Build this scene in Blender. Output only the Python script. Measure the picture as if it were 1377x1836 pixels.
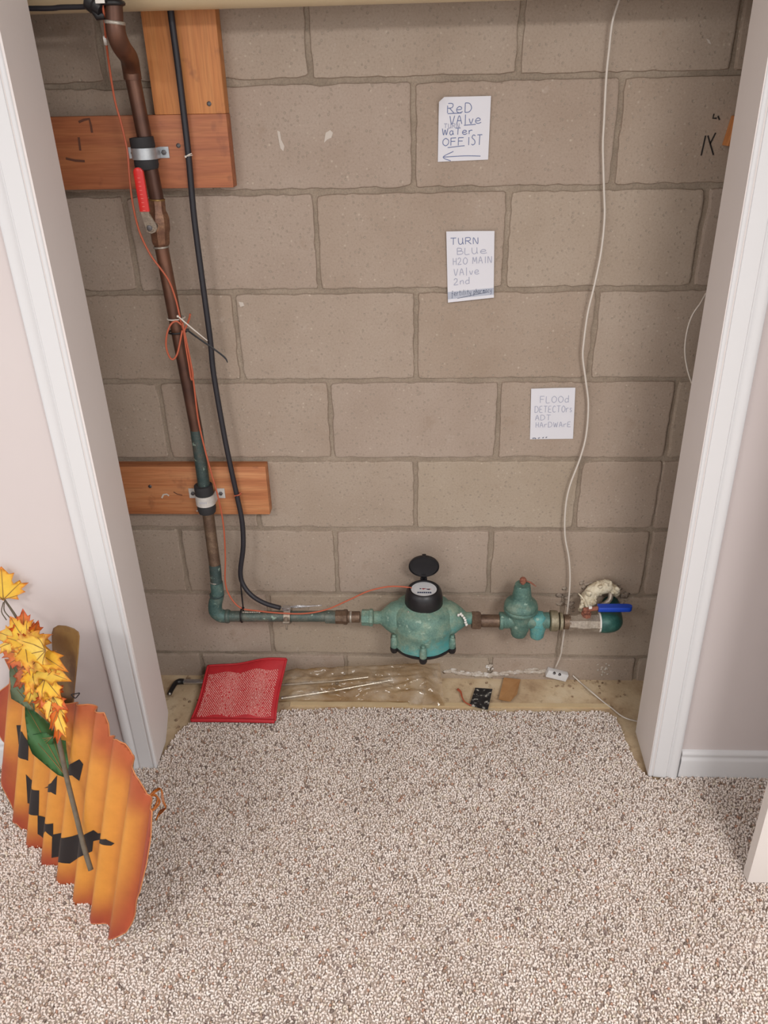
import bpy, bmesh, math, random
import numpy as np
from mathutils import Vector, Matrix

for _o in list(bpy.data.objects):
    bpy.data.objects.remove(_o, do_unlink=True)
random.seed(7)
RNG = np.random.default_rng(7)
SC = bpy.context.scene
COL = SC.collection

# ------------------------------------------------------------------ camera
cam = bpy.data.cameras.new('camera')
cam.sensor_fit = 'VERTICAL'
cam.sensor_height = 36.0
cam.sensor_width = 27.0
cam.lens = 27.275
cam.clip_start = 0.02
camo = bpy.data.objects.new('camera', cam)
COL.objects.link(camo)
_r, _u, _f = Vector((0.9991, 0.0378, -0.0175)), Vector((-0.0026, 0.4762, 0.8794)), Vector((-0.0416, 0.8785, -0.4758))
camo.matrix_world = Matrix(((_r.x, _u.x, -_f.x, 0), (_r.y, _u.y, -_f.y, 0), (_r.z, _u.z, -_f.z, 0), (0, 0, 0, 1)))
camo.location = (0.0071, -1.7440, 1.4895)
SC.camera = camo

# ------------------------------------------------------------------ world, lamps, exposure
W = bpy.data.worlds.new('room_light')
SC.world = W
W.use_nodes = True
W.node_tree.nodes['Background'].inputs[0].default_value = (0.985, 0.99, 1.0, 1)
W.node_tree.nodes['Background'].inputs[1].default_value = 0.9


def area(name, loc, size, power, color=(1, 0.985, 0.965), target=None):
    l = bpy.data.lights.new(name, 'AREA')
    l.shape = 'DISK'
    l.size = size
    l.energy = power
    l.color = color
    o = bpy.data.objects.new(name, l)
    COL.objects.link(o)
    o.location = loc
    if target:
        o.rotation_euler = (Vector(target) - Vector(loc)).to_track_quat('-Z', 'Y').to_euler()
    return o


area('ceiling_lamp', (-1.25, -2.50, 2.28), 0.70, 20)
area('ceiling_lamp', (0.80, -2.50, 2.28), 0.70, 42)
SC.view_settings.view_transform = 'Standard'
SC.view_settings.look = 'None'
SC.view_settings.gamma = 1
SC.view_settings.use_curve_mapping = False
SC.view_settings.exposure = 0.33


# ------------------------------------------------------------------ helpers
def srgb(h):
    h = h.lstrip('#')
    c = [int(h[i:i + 2], 16) / 255 for i in (0, 2, 4)]
    return tuple(x / 12.92 if x <= 0.04045 else ((x + 0.055) / 1.055) ** 2.4 for x in c) + (1,)


class NT:
    def __init__(s, m):
        s.t = m.node_tree
        s.n = s.t.nodes
        s.b = s.n['Principled BSDF']

    def new(s, t, **k):
        x = s.n.new(t)
        for a, v in k.items():
            if hasattr(x, a):
                setattr(x, a, v)
            else:
                x.inputs[a.replace('_', ' ')].default_value = v
        return x

    def link(s, a, b):
        s.t.links.new(a, b)

    def noise(s, scale, detail=3, rough=0.55, coord='Object', vec=None):
        x = s.new('ShaderNodeTexNoise')
        x.inputs['Scale'].default_value = scale
        x.inputs['Detail'].default_value = detail
        x.inputs['Roughness'].default_value = rough
        if vec is None:
            c = s.new('ShaderNodeTexCoord')
            s.link(c.outputs[coord], x.inputs['Vector'])
        else:
            s.link(vec, x.inputs['Vector'])
        return x.outputs['Fac']

    def ramp(s, fac, stops):
        x = s.new('ShaderNodeValToRGB')
        e = x.color_ramp.elements
        while len(e) < len(stops):
            e.new(0.5)
        for el, (p, c) in zip(e, stops):
            el.position = p
            el.color = c if not isinstance(c, str) else srgb(c)
        s.link(fac, x.inputs[0])
        return x.outputs[0]

    def mix(s, fac, a, b, mode='MIX'):
        x = s.new('ShaderNodeMix')
        x.data_type = 'RGBA'
        x.blend_type = mode
        for sock, v in ((x.inputs[0], fac), (x.inputs[6], a), (x.inputs[7], b)):
            if isinstance(v, bpy.types.NodeSocket):
                s.link(v, sock)
            elif isinstance(v, str):
                sock.default_value = srgb(v)
            else:
                sock.default_value = v
        return x.outputs[2]

    def bump(s, h, strength=0.3, dist=0.002):
        x = s.new('ShaderNodeBump')
        x.inputs['Strength'].default_value = strength
        x.inputs['Distance'].default_value = dist
        s.link(h, x.inputs['Height'])
        s.link(x.outputs[0], s.b.inputs['Normal'])

    def base(s, c):
        if isinstance(c, bpy.types.NodeSocket):
            s.link(c, s.b.inputs['Base Color'])
        else:
            s.b.inputs['Base Color'].default_value = c if not isinstance(c, str) else srgb(c)


MATS = {}


def mat(name, color='#808080', rough=0.6, metal=0.0, var=None, scale=20, bump=0, bscale=60, bdist=0.001, spec=None):
    if name in MATS:
        return MATS[name]
    m = bpy.data.materials.new(name)
    m.use_nodes = True
    t = NT(m)
    t.b.inputs['Roughness'].default_value = rough
    t.b.inputs['Metallic'].default_value = metal
    if spec is not None:
        t.b.inputs['Specular IOR Level'].default_value = spec
    if var:
        st = [color] + list(var)
        t.base(t.ramp(t.noise(scale, 4, 0.6), [(0.32 + 0.36 * i / (len(st) - 1), c) for i, c in enumerate(st)]))
    else:
        t.base(color)
    if bump:
        t.bump(t.noise(bscale, 4, 0.6), bump, bdist)
    MATS[name] = m
    return m


def link(o, parent=None):
    COL.objects.link(o)
    if parent is not None:
        o.parent = parent
    return o


def mesh(name, verts, faces, m, parent=None, smooth=False, angle=None):
    me = bpy.data.meshes.new(name)
    me.from_pydata([tuple(v) for v in verts], [], faces)
    me.update()
    bm = bmesh.new()
    bm.from_mesh(me)
    bmesh.ops.recalc_face_normals(bm, faces=bm.faces)
    if angle is not None:
        for e in bm.edges:
            if len(e.link_faces) == 2 and e.calc_face_angle(0) > math.radians(angle):
                e.smooth = False
    bm.to_mesh(me)
    bm.free()
    if smooth or angle is not None:
        me.polygons.foreach_set('use_smooth', [True] * len(me.polygons))
    for x in (m if isinstance(m, (list, tuple)) else [m]):
        me.materials.append(x)
    o = bpy.data.objects.new(name, me)
    return link(o, parent)


class MB:
    """collects geometry that becomes one mesh object"""
    def __init__(s):
        s.v = []
        s.f = []

    def add(s, v, f):
        k = len(s.v)
        s.v += [Vector(x) for x in v]
        s.f += [tuple(i + k for i in q) for q in f]
        return s

    def box(s, lo, hi, M=None, bev=0.0):
        x0, y0, z0 = lo
        x1, y1, z1 = hi
        if bev <= 0:
            v = [(x, y, z) for x in (x0, x1) for y in (y0, y1) for z in (z0, z1)]
            f = [(0, 1, 3, 2), (4, 6, 7, 5), (0, 4, 5, 1), (2, 3, 7, 6), (0, 2, 6, 4), (1, 5, 7, 3)]
        else:
            bm = bmesh.new()
            bmesh.ops.create_cube(bm, size=1)
            for w in bm.verts:
                w.co = Vector(((x0 + x1) / 2 + w.co.x * (x1 - x0), (y0 + y1) / 2 + w.co.y * (y1 - y0), (z0 + z1) / 2 + w.co.z * (z1 - z0)))
            bmesh.ops.bevel(bm, geom=list(bm.edges), offset=bev, segments=2, profile=0.6, affect='EDGES')
            bm.verts.index_update()
            v = [tuple(w.co) for w in bm.verts]
            f = [tuple(w.index for w in fc.verts) for fc in bm.faces]
            bm.free()
        if M is not None:
            v = [M @ Vector(p) for p in v]
        return s.add(v, f)

    def tube(s, pts, r, seg=10, smooth=0, closed=False, caps=True, flat=1.0):
        P = [Vector(p) for p in pts]
        n0 = len(P)
        R_ = list(r) if isinstance(r, (list, tuple)) else [r] * n0
        if smooth:
            Q, RR = [], []
            rng = range(n0 if closed else n0 - 1)
            for i in rng:
                if closed:
                    a, b, c, d = P[i - 1], P[i], P[(i + 1) % n0], P[(i + 2) % n0]
                    ra, rb = R_[i], R_[(i + 1) % n0]
                else:
                    b, c = P[i], P[i + 1]
                    a = P[i - 1] if i else b + (b - c)
                    d = P[i + 2] if i + 2 < n0 else c + (c - b)
                    ra, rb = R_[i], R_[i + 1]
                for k in range(smooth):
                    t = k / smooth
                    Q.append(0.5 * ((2 * b) + (c - a) * t + (2 * a - 5 * b + 4 * c - d) * t * t + (3 * b - a - 3 * c + d) * t ** 3))
                    RR.append(ra + (rb - ra) * t)
            if not closed:
                Q.append(P[-1])
                RR.append(R_[-1])
            P, R_ = Q, RR
        n = len(P)
        T = []
        for i in range(n):
            if closed:
                d = P[(i + 1) % n] - P[i - 1]
            else:
                d = P[min(i + 1, n - 1)] - P[max(i - 1, 0)]
            if d.length < 1e-9:
                d = T[-1] if T else Vector((0, 0, 1))
            T.append(d.normalized())
        ref = Vector((0, 1, 0)) if abs(T[0].y) < 0.9 else Vector((1, 0, 0))
        N = (ref - T[0] * ref.dot(T[0])).normalized()
        v = []
        for i in range(n):
            N = (N - T[i] * N.dot(T[i])).normalized()
            Bn = T[i].cross(N)
            for k in range(seg):
                a = 2 * math.pi * k / seg
                v.append(P[i] + (N * math.cos(a) * flat + Bn * math.sin(a)) * R_[i])
        f = []
        for i in range(n if closed else n - 1):
            j = (i + 1) % n
            for k in range(seg):
                l = (k + 1) % seg
                f.append((i * seg + k, i * seg + l, j * seg + l, j * seg + k))
        if caps and not closed:
            f.append(tuple(range(seg))[::-1])
            f.append(tuple((n - 1) * seg + k for k in range(seg)))
        return s.add(v, f)

    def lathe(s, prof, o, axis=(0, 0, 1), seg=32, ref=None):
        """prof: (radius, height along axis)"""
        ax = Vector(axis).normalized()
        rf = Vector(ref) if ref else (Vector((1, 0, 0)) if abs(ax.x) < 0.9 else Vector((0, 0, 1)))
        N = (rf - ax * rf.dot(ax)).normalized()
        B_ = ax.cross(N)
        o = Vector(o)
        v, f = [], []
        for (r, h) in prof:
            for k in range(seg):
                a = 2 * math.pi * k / seg
                v.append(o + ax * h + (N * math.cos(a) + B_ * math.sin(a)) * max(r, 1e-5))
        for i in range(len(prof) - 1):
            for k in range(seg):
                l = (k + 1) % seg
                f.append((i * seg + k, i * seg + l, (i + 1) * seg + l, (i + 1) * seg + k))
        f.append(tuple(range(seg))[::-1])
        f.append(tuple((len(prof) - 1) * seg + k for k in range(seg)))
        return s.add(v, f)

    def prism(s, poly, o, ux, uy, thick):
        """2-D outline in the frame (ux, uy) at o, extruded along thick (a vector)"""
        o, ux, uy, th = Vector(o), Vector(ux), Vector(uy), Vector(thick)
        n = len(poly)
        v = [o + ux * a + uy * b for a, b in poly] + [o + ux * a + uy * b + th for a, b in poly]
        f = [tuple(range(n))[::-1], tuple(range(n, 2 * n))] + [(i, (i + 1) % n, (i + 1) % n + n, i + n) for i in range(n)]
        return s.add(v, f)

    def build(s, name, m, parent=None, smooth=False, angle=None):
        return mesh(name, s.v, s.f, m, parent, smooth, angle)


def tag(o, label, cat, group=None, kind=None):
    o['label'] = label
    if cat:
        o['category'] = cat
    if group:
        o['group'] = group
    if kind:
        o['kind'] = kind
    return o


def struct(o, label=None):
    o['kind'] = 'structure'
    if label:
        o['label'] = label
    return o


def empty(name, loc=(0, 0, 0)):
    """parts are built in world coordinates, so the Empty's offset is taken back from each child at the end"""
    o = bpy.data.objects.new(name, None)
    o.empty_display_size = 0.05
    COL.objects.link(o)
    o['_base'] = list(loc)
    return o


def settle():
    for o in list(COL.objects):
        if '_base' in o:
            b = Vector(o['_base'])
            o.location = b
            for c in o.children:
                c.location = Vector(c.location) - b
            del o['_base']


def V(*a):
    return Vector(a)


def lerp(a, b, t):
    return tuple(x + (y - x) * t for x, y in zip(a, b))


# ------------------------------------------------------------------ materials
def block_material():
    m = bpy.data.materials.new('concrete_block')
    m.use_nodes = True
    t = NT(m)
    t.b.inputs['Roughness'].default_value = 0.92
    t.b.inputs['Specular IOR Level'].default_value = 0.15
    g = t.new('ShaderNodeNewGeometry').outputs['Position']
    big = t.ramp(t.noise(5, 3, 0.6, vec=g), [(0.3, '#9b8a7b'), (0.52, '#a69688'), (0.75, '#afa194')])
    oi = t.new('ShaderNodeObjectInfo')
    tint = t.ramp(oi.outputs['Random'], [(0, '#9f8d7c'), (0.5, '#a7968a'), (1, '#aa9c88')])
    c = t.mix(0.45, big, tint)
    fine = t.noise(230, 6, 0.8, vec=g)
    c = t.mix(1.0, c, t.ramp(fine, [(0.30, (0.50, 0.48, 0.46, 1)), (0.44, (0.98, 0.98, 0.98, 1)), (0.58, (1.03, 1.03, 1.03, 1)), (0.74, (1.42, 1.39, 1.36, 1))]), 'MULTIPLY')
    vo = t.new('ShaderNodeTexVoronoi')
    vo.inputs['Scale'].default_value = 95
    t.link(g, vo.inputs['Vector'])
    hole = t.ramp(vo.outputs['Distance'], [(0.11, (0, 0, 0, 1)), (0.30, (1, 1, 1, 1))])
    vo2 = t.new('ShaderNodeTexVoronoi')
    vo2.inputs['Scale'].default_value = 95
    t.link(g, vo2.inputs['Vector'])
    pick = t.ramp(vo2.outputs['Color'], [(0.66, (1, 1, 1, 1)), (0.68, (0, 0, 0, 1))])
    pore = t.mix(pick, hole, (1, 1, 1, 1))
    c = t.mix(pore, t.mix(0.9, c, '#4c3d33'), c)
    pick2 = t.ramp(vo2.outputs['Color'], [(0.30, (0, 0, 0, 1)), (0.26, (1, 1, 1, 1))])
    grain = t.ramp(vo.outputs['Distance'], [(0.05, (1, 1, 1, 1)), (0.30, (0, 0, 0, 1))])
    pk = t.mix(1.0, pick2, grain, 'MULTIPLY')
    c = t.mix(t.mix(1.0, pk, (0.6, 0.6, 0.6, 1), 'MULTIPLY'), c, '#cdbfae')
    st = t.noise(11, 5, 0.7, vec=g)
    c = t.mix(t.ramp(st, [(0.60, (0, 0, 0, 1)), (0.78, (0.5, 0.5, 0.5, 1))]), c, '#8b7562')
    st2 = t.noise(17, 4, 0.7, vec=g)
    c = t.mix(t.ramp(st2, [(0.66, (0, 0, 0, 1)), (0.8, (0.45, 0.45, 0.45, 1))]), c, '#c2b5aa')
    t.base(c)
    hgt = t.mix(0.5, fine, pore)
    t.bump(hgt, 0.55, 0.0020)
    return m


def mortar_material():
    m = bpy.data.materials.new('mortar')
    m.use_nodes = True
    t = NT(m)
    t.b.inputs['Roughness'].default_value = 0.95
    g = t.new('ShaderNodeNewGeometry').outputs['Position']
    c = t.ramp(t.noise(9, 4, 0.65, vec=g), [(0.3, '#87796a'), (0.5, '#978878'), (0.7, '#a69787')])
    f = t.noise(300, 4, 0.7, vec=g)
    c = t.mix(1.0, c, t.ramp(f, [(0.3, (0.75, 0.75, 0.75, 1)), (0.6, (1.06, 1.06, 1.06, 1))]), 'MULTIPLY')
    t.base(c)
    t.bump(f, 0.4, 0.002)
    return m


def wood_material(name, c0, c1, c2, axis='X'):
    m = bpy.data.materials.new(name)
    m.use_nodes = True
    t = NT(m)
    t.b.inputs['Roughness'].default_value = 0.55
    g = t.new('ShaderNodeNewGeometry').outputs['Position']
    mp = t.new('ShaderNodeMapping')
    mp.inputs['Scale'].default_value = (1.5, 30, 30) if axis == 'X' else (30, 30, 1.5)
    t.link(g, mp.inputs['Vector'])
    n1 = t.noise(1.6, 5, 0.6, vec=mp.outputs[0])
    c = t.ramp(n1, [(0.28, c0), (0.5, c1), (0.72, c2)])
    n2 = t.noise(10, 2, 0.5, vec=mp.outputs[0])
    c = t.mix(1.0, c, t.ramp(n2, [(0.35, (0.86, 0.84, 0.82, 1)), (0.6, (1.04, 1.04, 1.04, 1))]), 'MULTIPLY')
    blot = t.noise(22, 3, 0.6, vec=g)
    c = t.mix(t.ramp(blot, [(0.62, (0, 0, 0, 1)), (0.78, (0.55, 0.55, 0.55, 1))]), c, '#6d4030')
    t.base(c)
    t.bump(n2, 0.15, 0.001)
    return m


def copper_material(name='old_copper', lo=0.70, hi=0.86):
    """brown copper that turns blue-green below a height given in metres"""
    m = bpy.data.materials.new(name)
    m.use_nodes = True
    t = NT(m)
    t.b.inputs['Metallic'].default_value = 0.55
    t.b.inputs['Roughness'].default_value = 0.42
    g = t.new('ShaderNodeNewGeometry').outputs['Position']
    n = t.noise(35, 4, 0.65, vec=g)
    n2 = t.noise(9, 3, 0.6, vec=g)
    brown = t.ramp(n2, [(0.3, '#45302a'), (0.5, '#5f4236'), (0.72, '#7c5643')])
    t.base(brown)
    t.bump(n, 0.08, 0.001)
    return m


def patina_material(name, a, b, c, rough=0.55, metal=0.25, scale=18, spots=True):
    m = bpy.data.materials.new(name)
    m.use_nodes = True
    t = NT(m)
    t.b.inputs['Metallic'].default_value = metal
    t.b.inputs['Roughness'].default_value = rough
    g = t.new('ShaderNodeNewGeometry').outputs['Position']
    n = t.noise(scale, 5, 0.68, vec=g)
    col = t.ramp(n, [(0.30, a), (0.5, b), (0.68, c)])
    f = t.noise(260, 3, 0.7, vec=g)
    col = t.mix(1.0, col, t.ramp(f, [(0.3, (0.75, 0.75, 0.75, 1)), (0.65, (1.12, 1.12, 1.12, 1))]), 'MULTIPLY')
    if spots:
        sp = t.noise(70, 2, 0.5, vec=g)
        col = t.mix(t.ramp(sp, [(0.66, (0, 0, 0, 1)), (0.72, (0.7, 0.7, 0.7, 1))]), col, '#9db3a4')
    t.base(col)
    t.bump(f, 0.35, 0.0015)
    return m


def meter_material():
    m = patina_material('meter_verdigris', '#55776f', '#6f8e80', '#8a9a86', 0.6, 0.12, 24, True)
    t = NT(m)
    src = t.b.inputs['Base Color'].links[0].from_socket
    g = t.new('ShaderNodeNewGeometry').outputs['Position']
    vm = t.new('ShaderNodeVectorMath')
    vm.operation = 'DOT_PRODUCT'
    t.link(g, vm.inputs[0])
    vm.inputs[1].default_value = (2.2, -1.2, -4.6)
    ad = t.new('ShaderNodeMath')
    ad.operation = 'ADD'
    t.link(vm.outputs['Value'], ad.inputs[0])
    n = t.noise(30, 4, 0.7, vec=g)
    t.link(n, ad.inputs[1])
    f = t.ramp(ad.outputs[0], [(0.0, (0, 0, 0, 1)), (0.06, (0.85, 0.85, 0.85, 1))])
    mr = t.new('ShaderNodeMapRange')
    mr.inputs['From Min'].default_value = -0.44
    mr.inputs['From Max'].default_value = -0.14
    t.link(ad.outputs[0], mr.inputs['Value'])
    c = t.mix(mr.outputs[0], src, '#4a9494')
    t.base(c)
    return m


M_BLOCK = block_material()
M_MORTAR = mortar_material()
M_WOOD_V = wood_material('stud_wood', '#b26e3c', '#bf7c46', '#c98a52', 'Z')
M_WOOD_H = wood_material('plank_wood', '#96573a', '#a96642', '#b9774c', 'X')
M_WOOD_L = wood_material('cedar_plank_wood', '#9a5c38', '#b5744a', '#c68d60', 'X')
M_COPPER = copper_material()
M_BRASS = patina_material('old_brass', '#574338', '#6d5848', '#87715c', 0.45, 0.45, 25, False)
M_GREENPIPE = patina_material('green_copper', '#2e4343', '#41504e', '#5a5850', 0.5, 0.3, 22, True)
M_METER = meter_material()
M_HPIPE = patina_material('grey_green_pipe', '#445753', '#5e665f', '#787366', 0.5, 0.3, 26, True)
M_ELBOW = patina_material('elbow_patina', '#3a5553', '#4e6965', '#6b796f', 0.5, 0.25, 30, True)
M_VALVE = patina_material('valve_brass', '#5d4032', '#765340', '#8f6b50', 0.42, 0.4, 30, False)
M_TEAL = patina_material('verdigris', '#4d6d66', '#6a8a7e', '#8b9c8b', 0.6, 0.15, 26, True)
M_TEALB = patina_material('bright_verdigris', '#3f7f82', '#5a9a9a', '#6d9c92', 0.6, 0.1, 30, True)
M_REG = patina_material('regulator_verdigris', '#456660', '#5c7c71', '#7a8d7e', 0.55, 0.2, 30, True)
M_DTEAL = patina_material('dark_verdigris', '#1f4743', '#2c5a53', '#3e6b62', 0.45, 0.2, 40, False)
M_TAN = patina_material('tan_brass', '#6f6852', '#8a8069', '#9b927c', 0.5, 0.3, 40, False)
M_STEELG = patina_material('dull_nickel', '#8e8277', '#a39789', '#b5ab9e', 0.4, 0.5, 40, False)
M_WHITE = mat('white_trim_paint', '#d6d5d6', 0.35)
M_JAMB = mat('jamb_paint', '#dcd4d1', 0.45, var=['#dfd7d4'], scale=3)
M_WALLP = mat('wall_paint', '#cdc2c0', 0.7, var=['#d0c6c4'], scale=2, bump=0.08, bscale=90)
M_BLACK = mat('black_plastic', '#1a181b', 0.4)
M_CABLE = mat('black_cable', '#26242a', 0.5)
M_RUBBER = mat('black_rubber', '#2b2a2c', 0.75, bump=0.1)
M_ZINC = mat('zinc_strap', '#a9adb2', 0.4, 0.6, var=['#bfc2c4'], scale=60)
M_WSTRAP = mat('white_strap', '#cfcbc6', 0.5, 0.1, var=['#bcb6b0'], scale=90)
M_SOLDER = mat('solder', '#8f877c', 0.4, 0.5, var=['#b9b2a8'], scale=80)
M_RED = mat('red_vinyl', '#c9231f', 0.35)
M_BLUE = mat('blue_vinyl', '#0d3fae', 0.35)
M_ORANGEW = mat('orange_wire_sheath', '#b0583c', 0.5)
M_WWIRE = mat('white_wire_sheath', '#cfc6bc', 0.5)
M_PAPER = mat('note_paper', '#d9d8de', 0.85)
M_INKB = mat('blue_ink', '#5d6a94', 0.7)
M_INKP = mat('pencil_ink', '#a0a2b6', 0.7)
M_INKD = mat('dark_print', '#2c3a58', 0.6)
M_MARK = mat('black_marker', '#1f1a18', 0.7)
M_PVC = mat('cream_pvc', '#d0bf9f', 0.4, var=['#cbb795'], scale=4)
M_CREAMFOAM = mat('cream_foam', '#cdbfa2', 0.9, var=['#e0d6bf', '#b6a487'], scale=50, bump=0.8, bscale=120, bdist=0.004)
M_RUST = mat('rusty_metal', '#7a4638', 0.8, 0.1, var=['#96604c', '#61382e'], scale=120, bump=0.3)
M_STEEL = mat('polished_steel', '#c2c2c4', 0.22, 0.9)
M_NAIL = mat('nail_steel', '#5f5b5c', 0.45, 0.7)
M_WTAPE = mat('white_thread_tape', '#dedad4', 0.6)
M_RUBBLE = mat('cement_rubble', '#6f6054', 0.95, var=['#94867a', '#a99b8c', '#7a6a5c'], scale=60, bump=0.6, bscale=200, bdist=0.003)
M_EFFL = mat('white_mineral_crust', '#cfc8c0', 0.9, var=['#b3a698', '#dcd8d4'], scale=40, bump=0.6, bscale=150, bdist=0.003)
M_SPLASH = mat('white_splash', '#c4bab0', 0.9)


# ------------------------------------------------------------------ back wall of concrete blocks
ROWZ = [1.7140, 1.5109, 1.3086, 1.1023, 0.8947, 0.6920, 0.4943, 0.2907, 0.0825, -0.12]
ROWX = [  # joint positions per course, measured
    [(-0.6125, 1.5808)[0], (-0.2038, 1.5730)[0], (0.2042, 1.5651)[0], (0.6113, 1.5573)[0]],
    [(-0.4159, 1.4209)[0], (0.0001, 1.4143)[0], (0.4066, 1.4079)[0]],
    [(-0.6157, 1.2166)[0], (-0.2088, 1.2120)[0], (0.1981, 1.2074)[0], (0.6061, 1.2027)[0]],
    [(-0.4034, 1.0064)[0], (0.0056, 1.0036)[0], (0.4061, 1.0008)[0]],
    [(-0.6059, 0.8021)[0], (-0.1993, 0.8011)[0], (0.2016, 0.8001)[0], (0.6099, 0.7991)[0]],
    [(-0.4004, 0.5972)[0], (0.0050, 0.5979)[0], (0.4104, 0.5987)[0], (0.6084, 0.5990)[0]],
    [(-0.6150, 0.3901)[0], (-0.2050, 0.3927)[0], (0.2008, 0.3953)[0], (0.6095, 0.3978)[0]],
    [(-0.3994, 0.1857)[0], (0.0058, 0.1900)[0], (0.4055, 0.1943)[0]],
    [(-0.6118, 0.0439)[0], (-0.1938, 0.0496)[0], (0.2199, 0.0553)[0], (0.6294, 0.0609)[0]],
]
b = MB().box((-1.45, 0.0058, -0.12), (1.45, 0.20, 2.40))
wall_back = struct(b.build('wall_back', M_MORTAR), 'beige concrete block wall at the back of the closet')


def ragged(x0, x1, z0, z1, rag, rng):
    c = 0.005 + 0.004 * rng.random()
    P = []

    def run(a, b_, n):
        for i in range(n):
            P.append(lerp(a, b_, i / n))
    nx = max(4, int((x1 - x0) / 0.014))
    nz = max(4, int((z1 - z0) / 0.016))
    run((x0 + c, z0), (x1 - c, z0), nx)
    run((x1 - c * 0.3, z0 + c * 0.3), (x1, z0 + c), 1)
    run((x1, z0 + c), (x1, z1 - c), nz)
    run((x1 - c * 0.3, z1 - c * 0.3), (x1 - c, z1), 1)
    run((x1 - c, z1), (x0 + c, z1), nx)
    run((x0 + c * 0.3, z1 - c * 0.3), (x0, z1 - c), 1)
    run((x0, z1 - c), (x0, z0 + c), nz)
    run((x0 + c * 0.3, z0 + c * 0.3), (x0 + c, z0), 1)
    out = []
    cx, cz = (x0 + x1) / 2, (z0 + z1) / 2
    ch = 0
    for (x, z) in P:
        ch = ch * 0.5 + (rng.random() - 0.35) * rag
        k = max(-0.0008, ch)
        out.append((x - math.copysign(min(k, abs(x - cx)), x - cx) * (abs(x - cx) > (x1 - x0) * 0.48),
                    z - math.copysign(k, z - cz) * (abs(z - cz) > (z1 - z0) * 0.46)))
    return out


J = 0.0052
for r in range(9):
    z1, z0 = ROWZ[r] - J, ROWZ[r + 1] + J
    xs = list(ROWX[r])
    while xs[0] > -1.1:
        xs.insert(0, xs[0] - 0.406)
    while xs[-1] < 1.1:
        xs.append(xs[-1] + 0.406)
    for a, c in zip(xs[:-1], xs[1:]):
        ga = 0.0012 if abs(a - (0.6084, 0.5990)[0]) < 1e-6 else J - 0.0006
        gc = 0.0012 if abs(c - (0.6084, 0.5990)[0]) < 1e-6 else J - 0.0006
        P = ragged(a + ga, c - gc, z0, z1, 0.0042, random)
        n = len(P)
        cx, cz = (a + c) / 2, (z0 + z1) / 2
        rim = [(x + math.copysign(0.0016, x - cx), 0.0060, z + math.copysign(0.0016, z - cz)) for x, z in P]
        edge = [(x, 0.0008, z) for x, z in P]
        inn = [(x - math.copysign(0.003, x - cx), 0.0, z - math.copysign(0.003, z - cz)) for x, z in P]
        v = rim + edge + inn
        f = [(i, (i + 1) % n, (i + 1) % n + n, i + n) for i in range(n)] + [(i + n, (i + 1) % n + n, (i + 1) % n + 2 * n, i + 2 * n) for i in range(n)] + [tuple(range(2 * n, 3 * n))]
        mesh('block', v, f, M_BLOCK, wall_back)
# upper courses that only a raised view would show
for r, z0 in enumerate((1.7140, 1.9172)):
    x = -1.2 + (0.203 if r else 0)
    while x < 1.2:
        mesh('block', *(lambda q: (q.v, q.f))(MB().box((x + J, 0, z0 + J), (x + 0.406 - J, 0.006, z0 + 0.203 - J))), M_BLOCK, wall_back)
        x += 0.406


def ribbon(mb, pts, w, y=-0.0007, fn=None):
    """flat pen stroke in the XZ plane, slightly proud of the surface"""
    P = [Vector((a, 0, c)) for a, c in pts]
    n = len(P)
    v = []
    for i in range(n):
        d = (P[min(i + 1, n - 1)] - P[max(i - 1, 0)])
        if d.length < 1e-9:
            d = Vector((1, 0, 0))
        d.normalize()
        nr = Vector((-d.z, 0, d.x)) * w / 2
        for s in (1, -1):
            p = P[i] + nr * s
            p.y = y if fn is None else fn(p.x, p.z) + y
            v.append(p)
    f = [(2 * i, 2 * i + 1, 2 * i + 3, 2 * i + 2) for i in range(n - 1)]
    mb.add(v, f)


mk = MB()
for st in ([(0.5824, 1.4021), (0.5800, 1.3656)], [(0.5868, 1.4020), (0.6043, 1.3663)], [(0.6013, 1.4068), (0.5939, 1.3868)],
           [(0.5919, 1.4406), (0.5911, 1.4328), (0.5987, 1.4326)], [(0.6002, 1.4366), (0.6047, 1.4296)]):
    ribbon(mk, st, 0.0030)
o = mk.build('marker_writing', M_MARK, wall_back)
o['label'] = 'black marker letters on the block'


def blob(name, pts, m, parent, y=-0.0006, jit=0.2):
    """irregular flat smear; pts = outline in XZ"""
    v = [(a, y, c) for a, c in pts]
    return mesh(name, v, [tuple(range(len(v)))], m, parent)


blob('paint_smear', [(-0.2770, 1.4249), (-0.2715, 1.4227), (-0.2704, 1.4084), (-0.2645, 1.3959), (-0.2675, 1.3867), (-0.2729, 1.3919), (-0.2751, 1.4064)], M_SPLASH, wall_back)
blob('paint_smear', [(-0.1784, 1.4192), (-0.1691, 1.4241), (-0.1637, 1.4190), (-0.1675, 1.4099), (-0.1757, 1.4069), (-0.1828, 1.4009)], M_SPLASH, wall_back)
blob('paint_smear', [(-0.3928, 1.0812), (-0.3828, 1.0798), (-0.3810, 1.0723), (-0.3902, 1.0699)], M_SPLASH, wall_back)
blob('paint_smear', [(0.5541, 1.5684), (0.5608, 1.5655), (0.5653, 1.5582), (0.5595, 1.5610)], M_SPLASH, wall_back)


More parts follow.
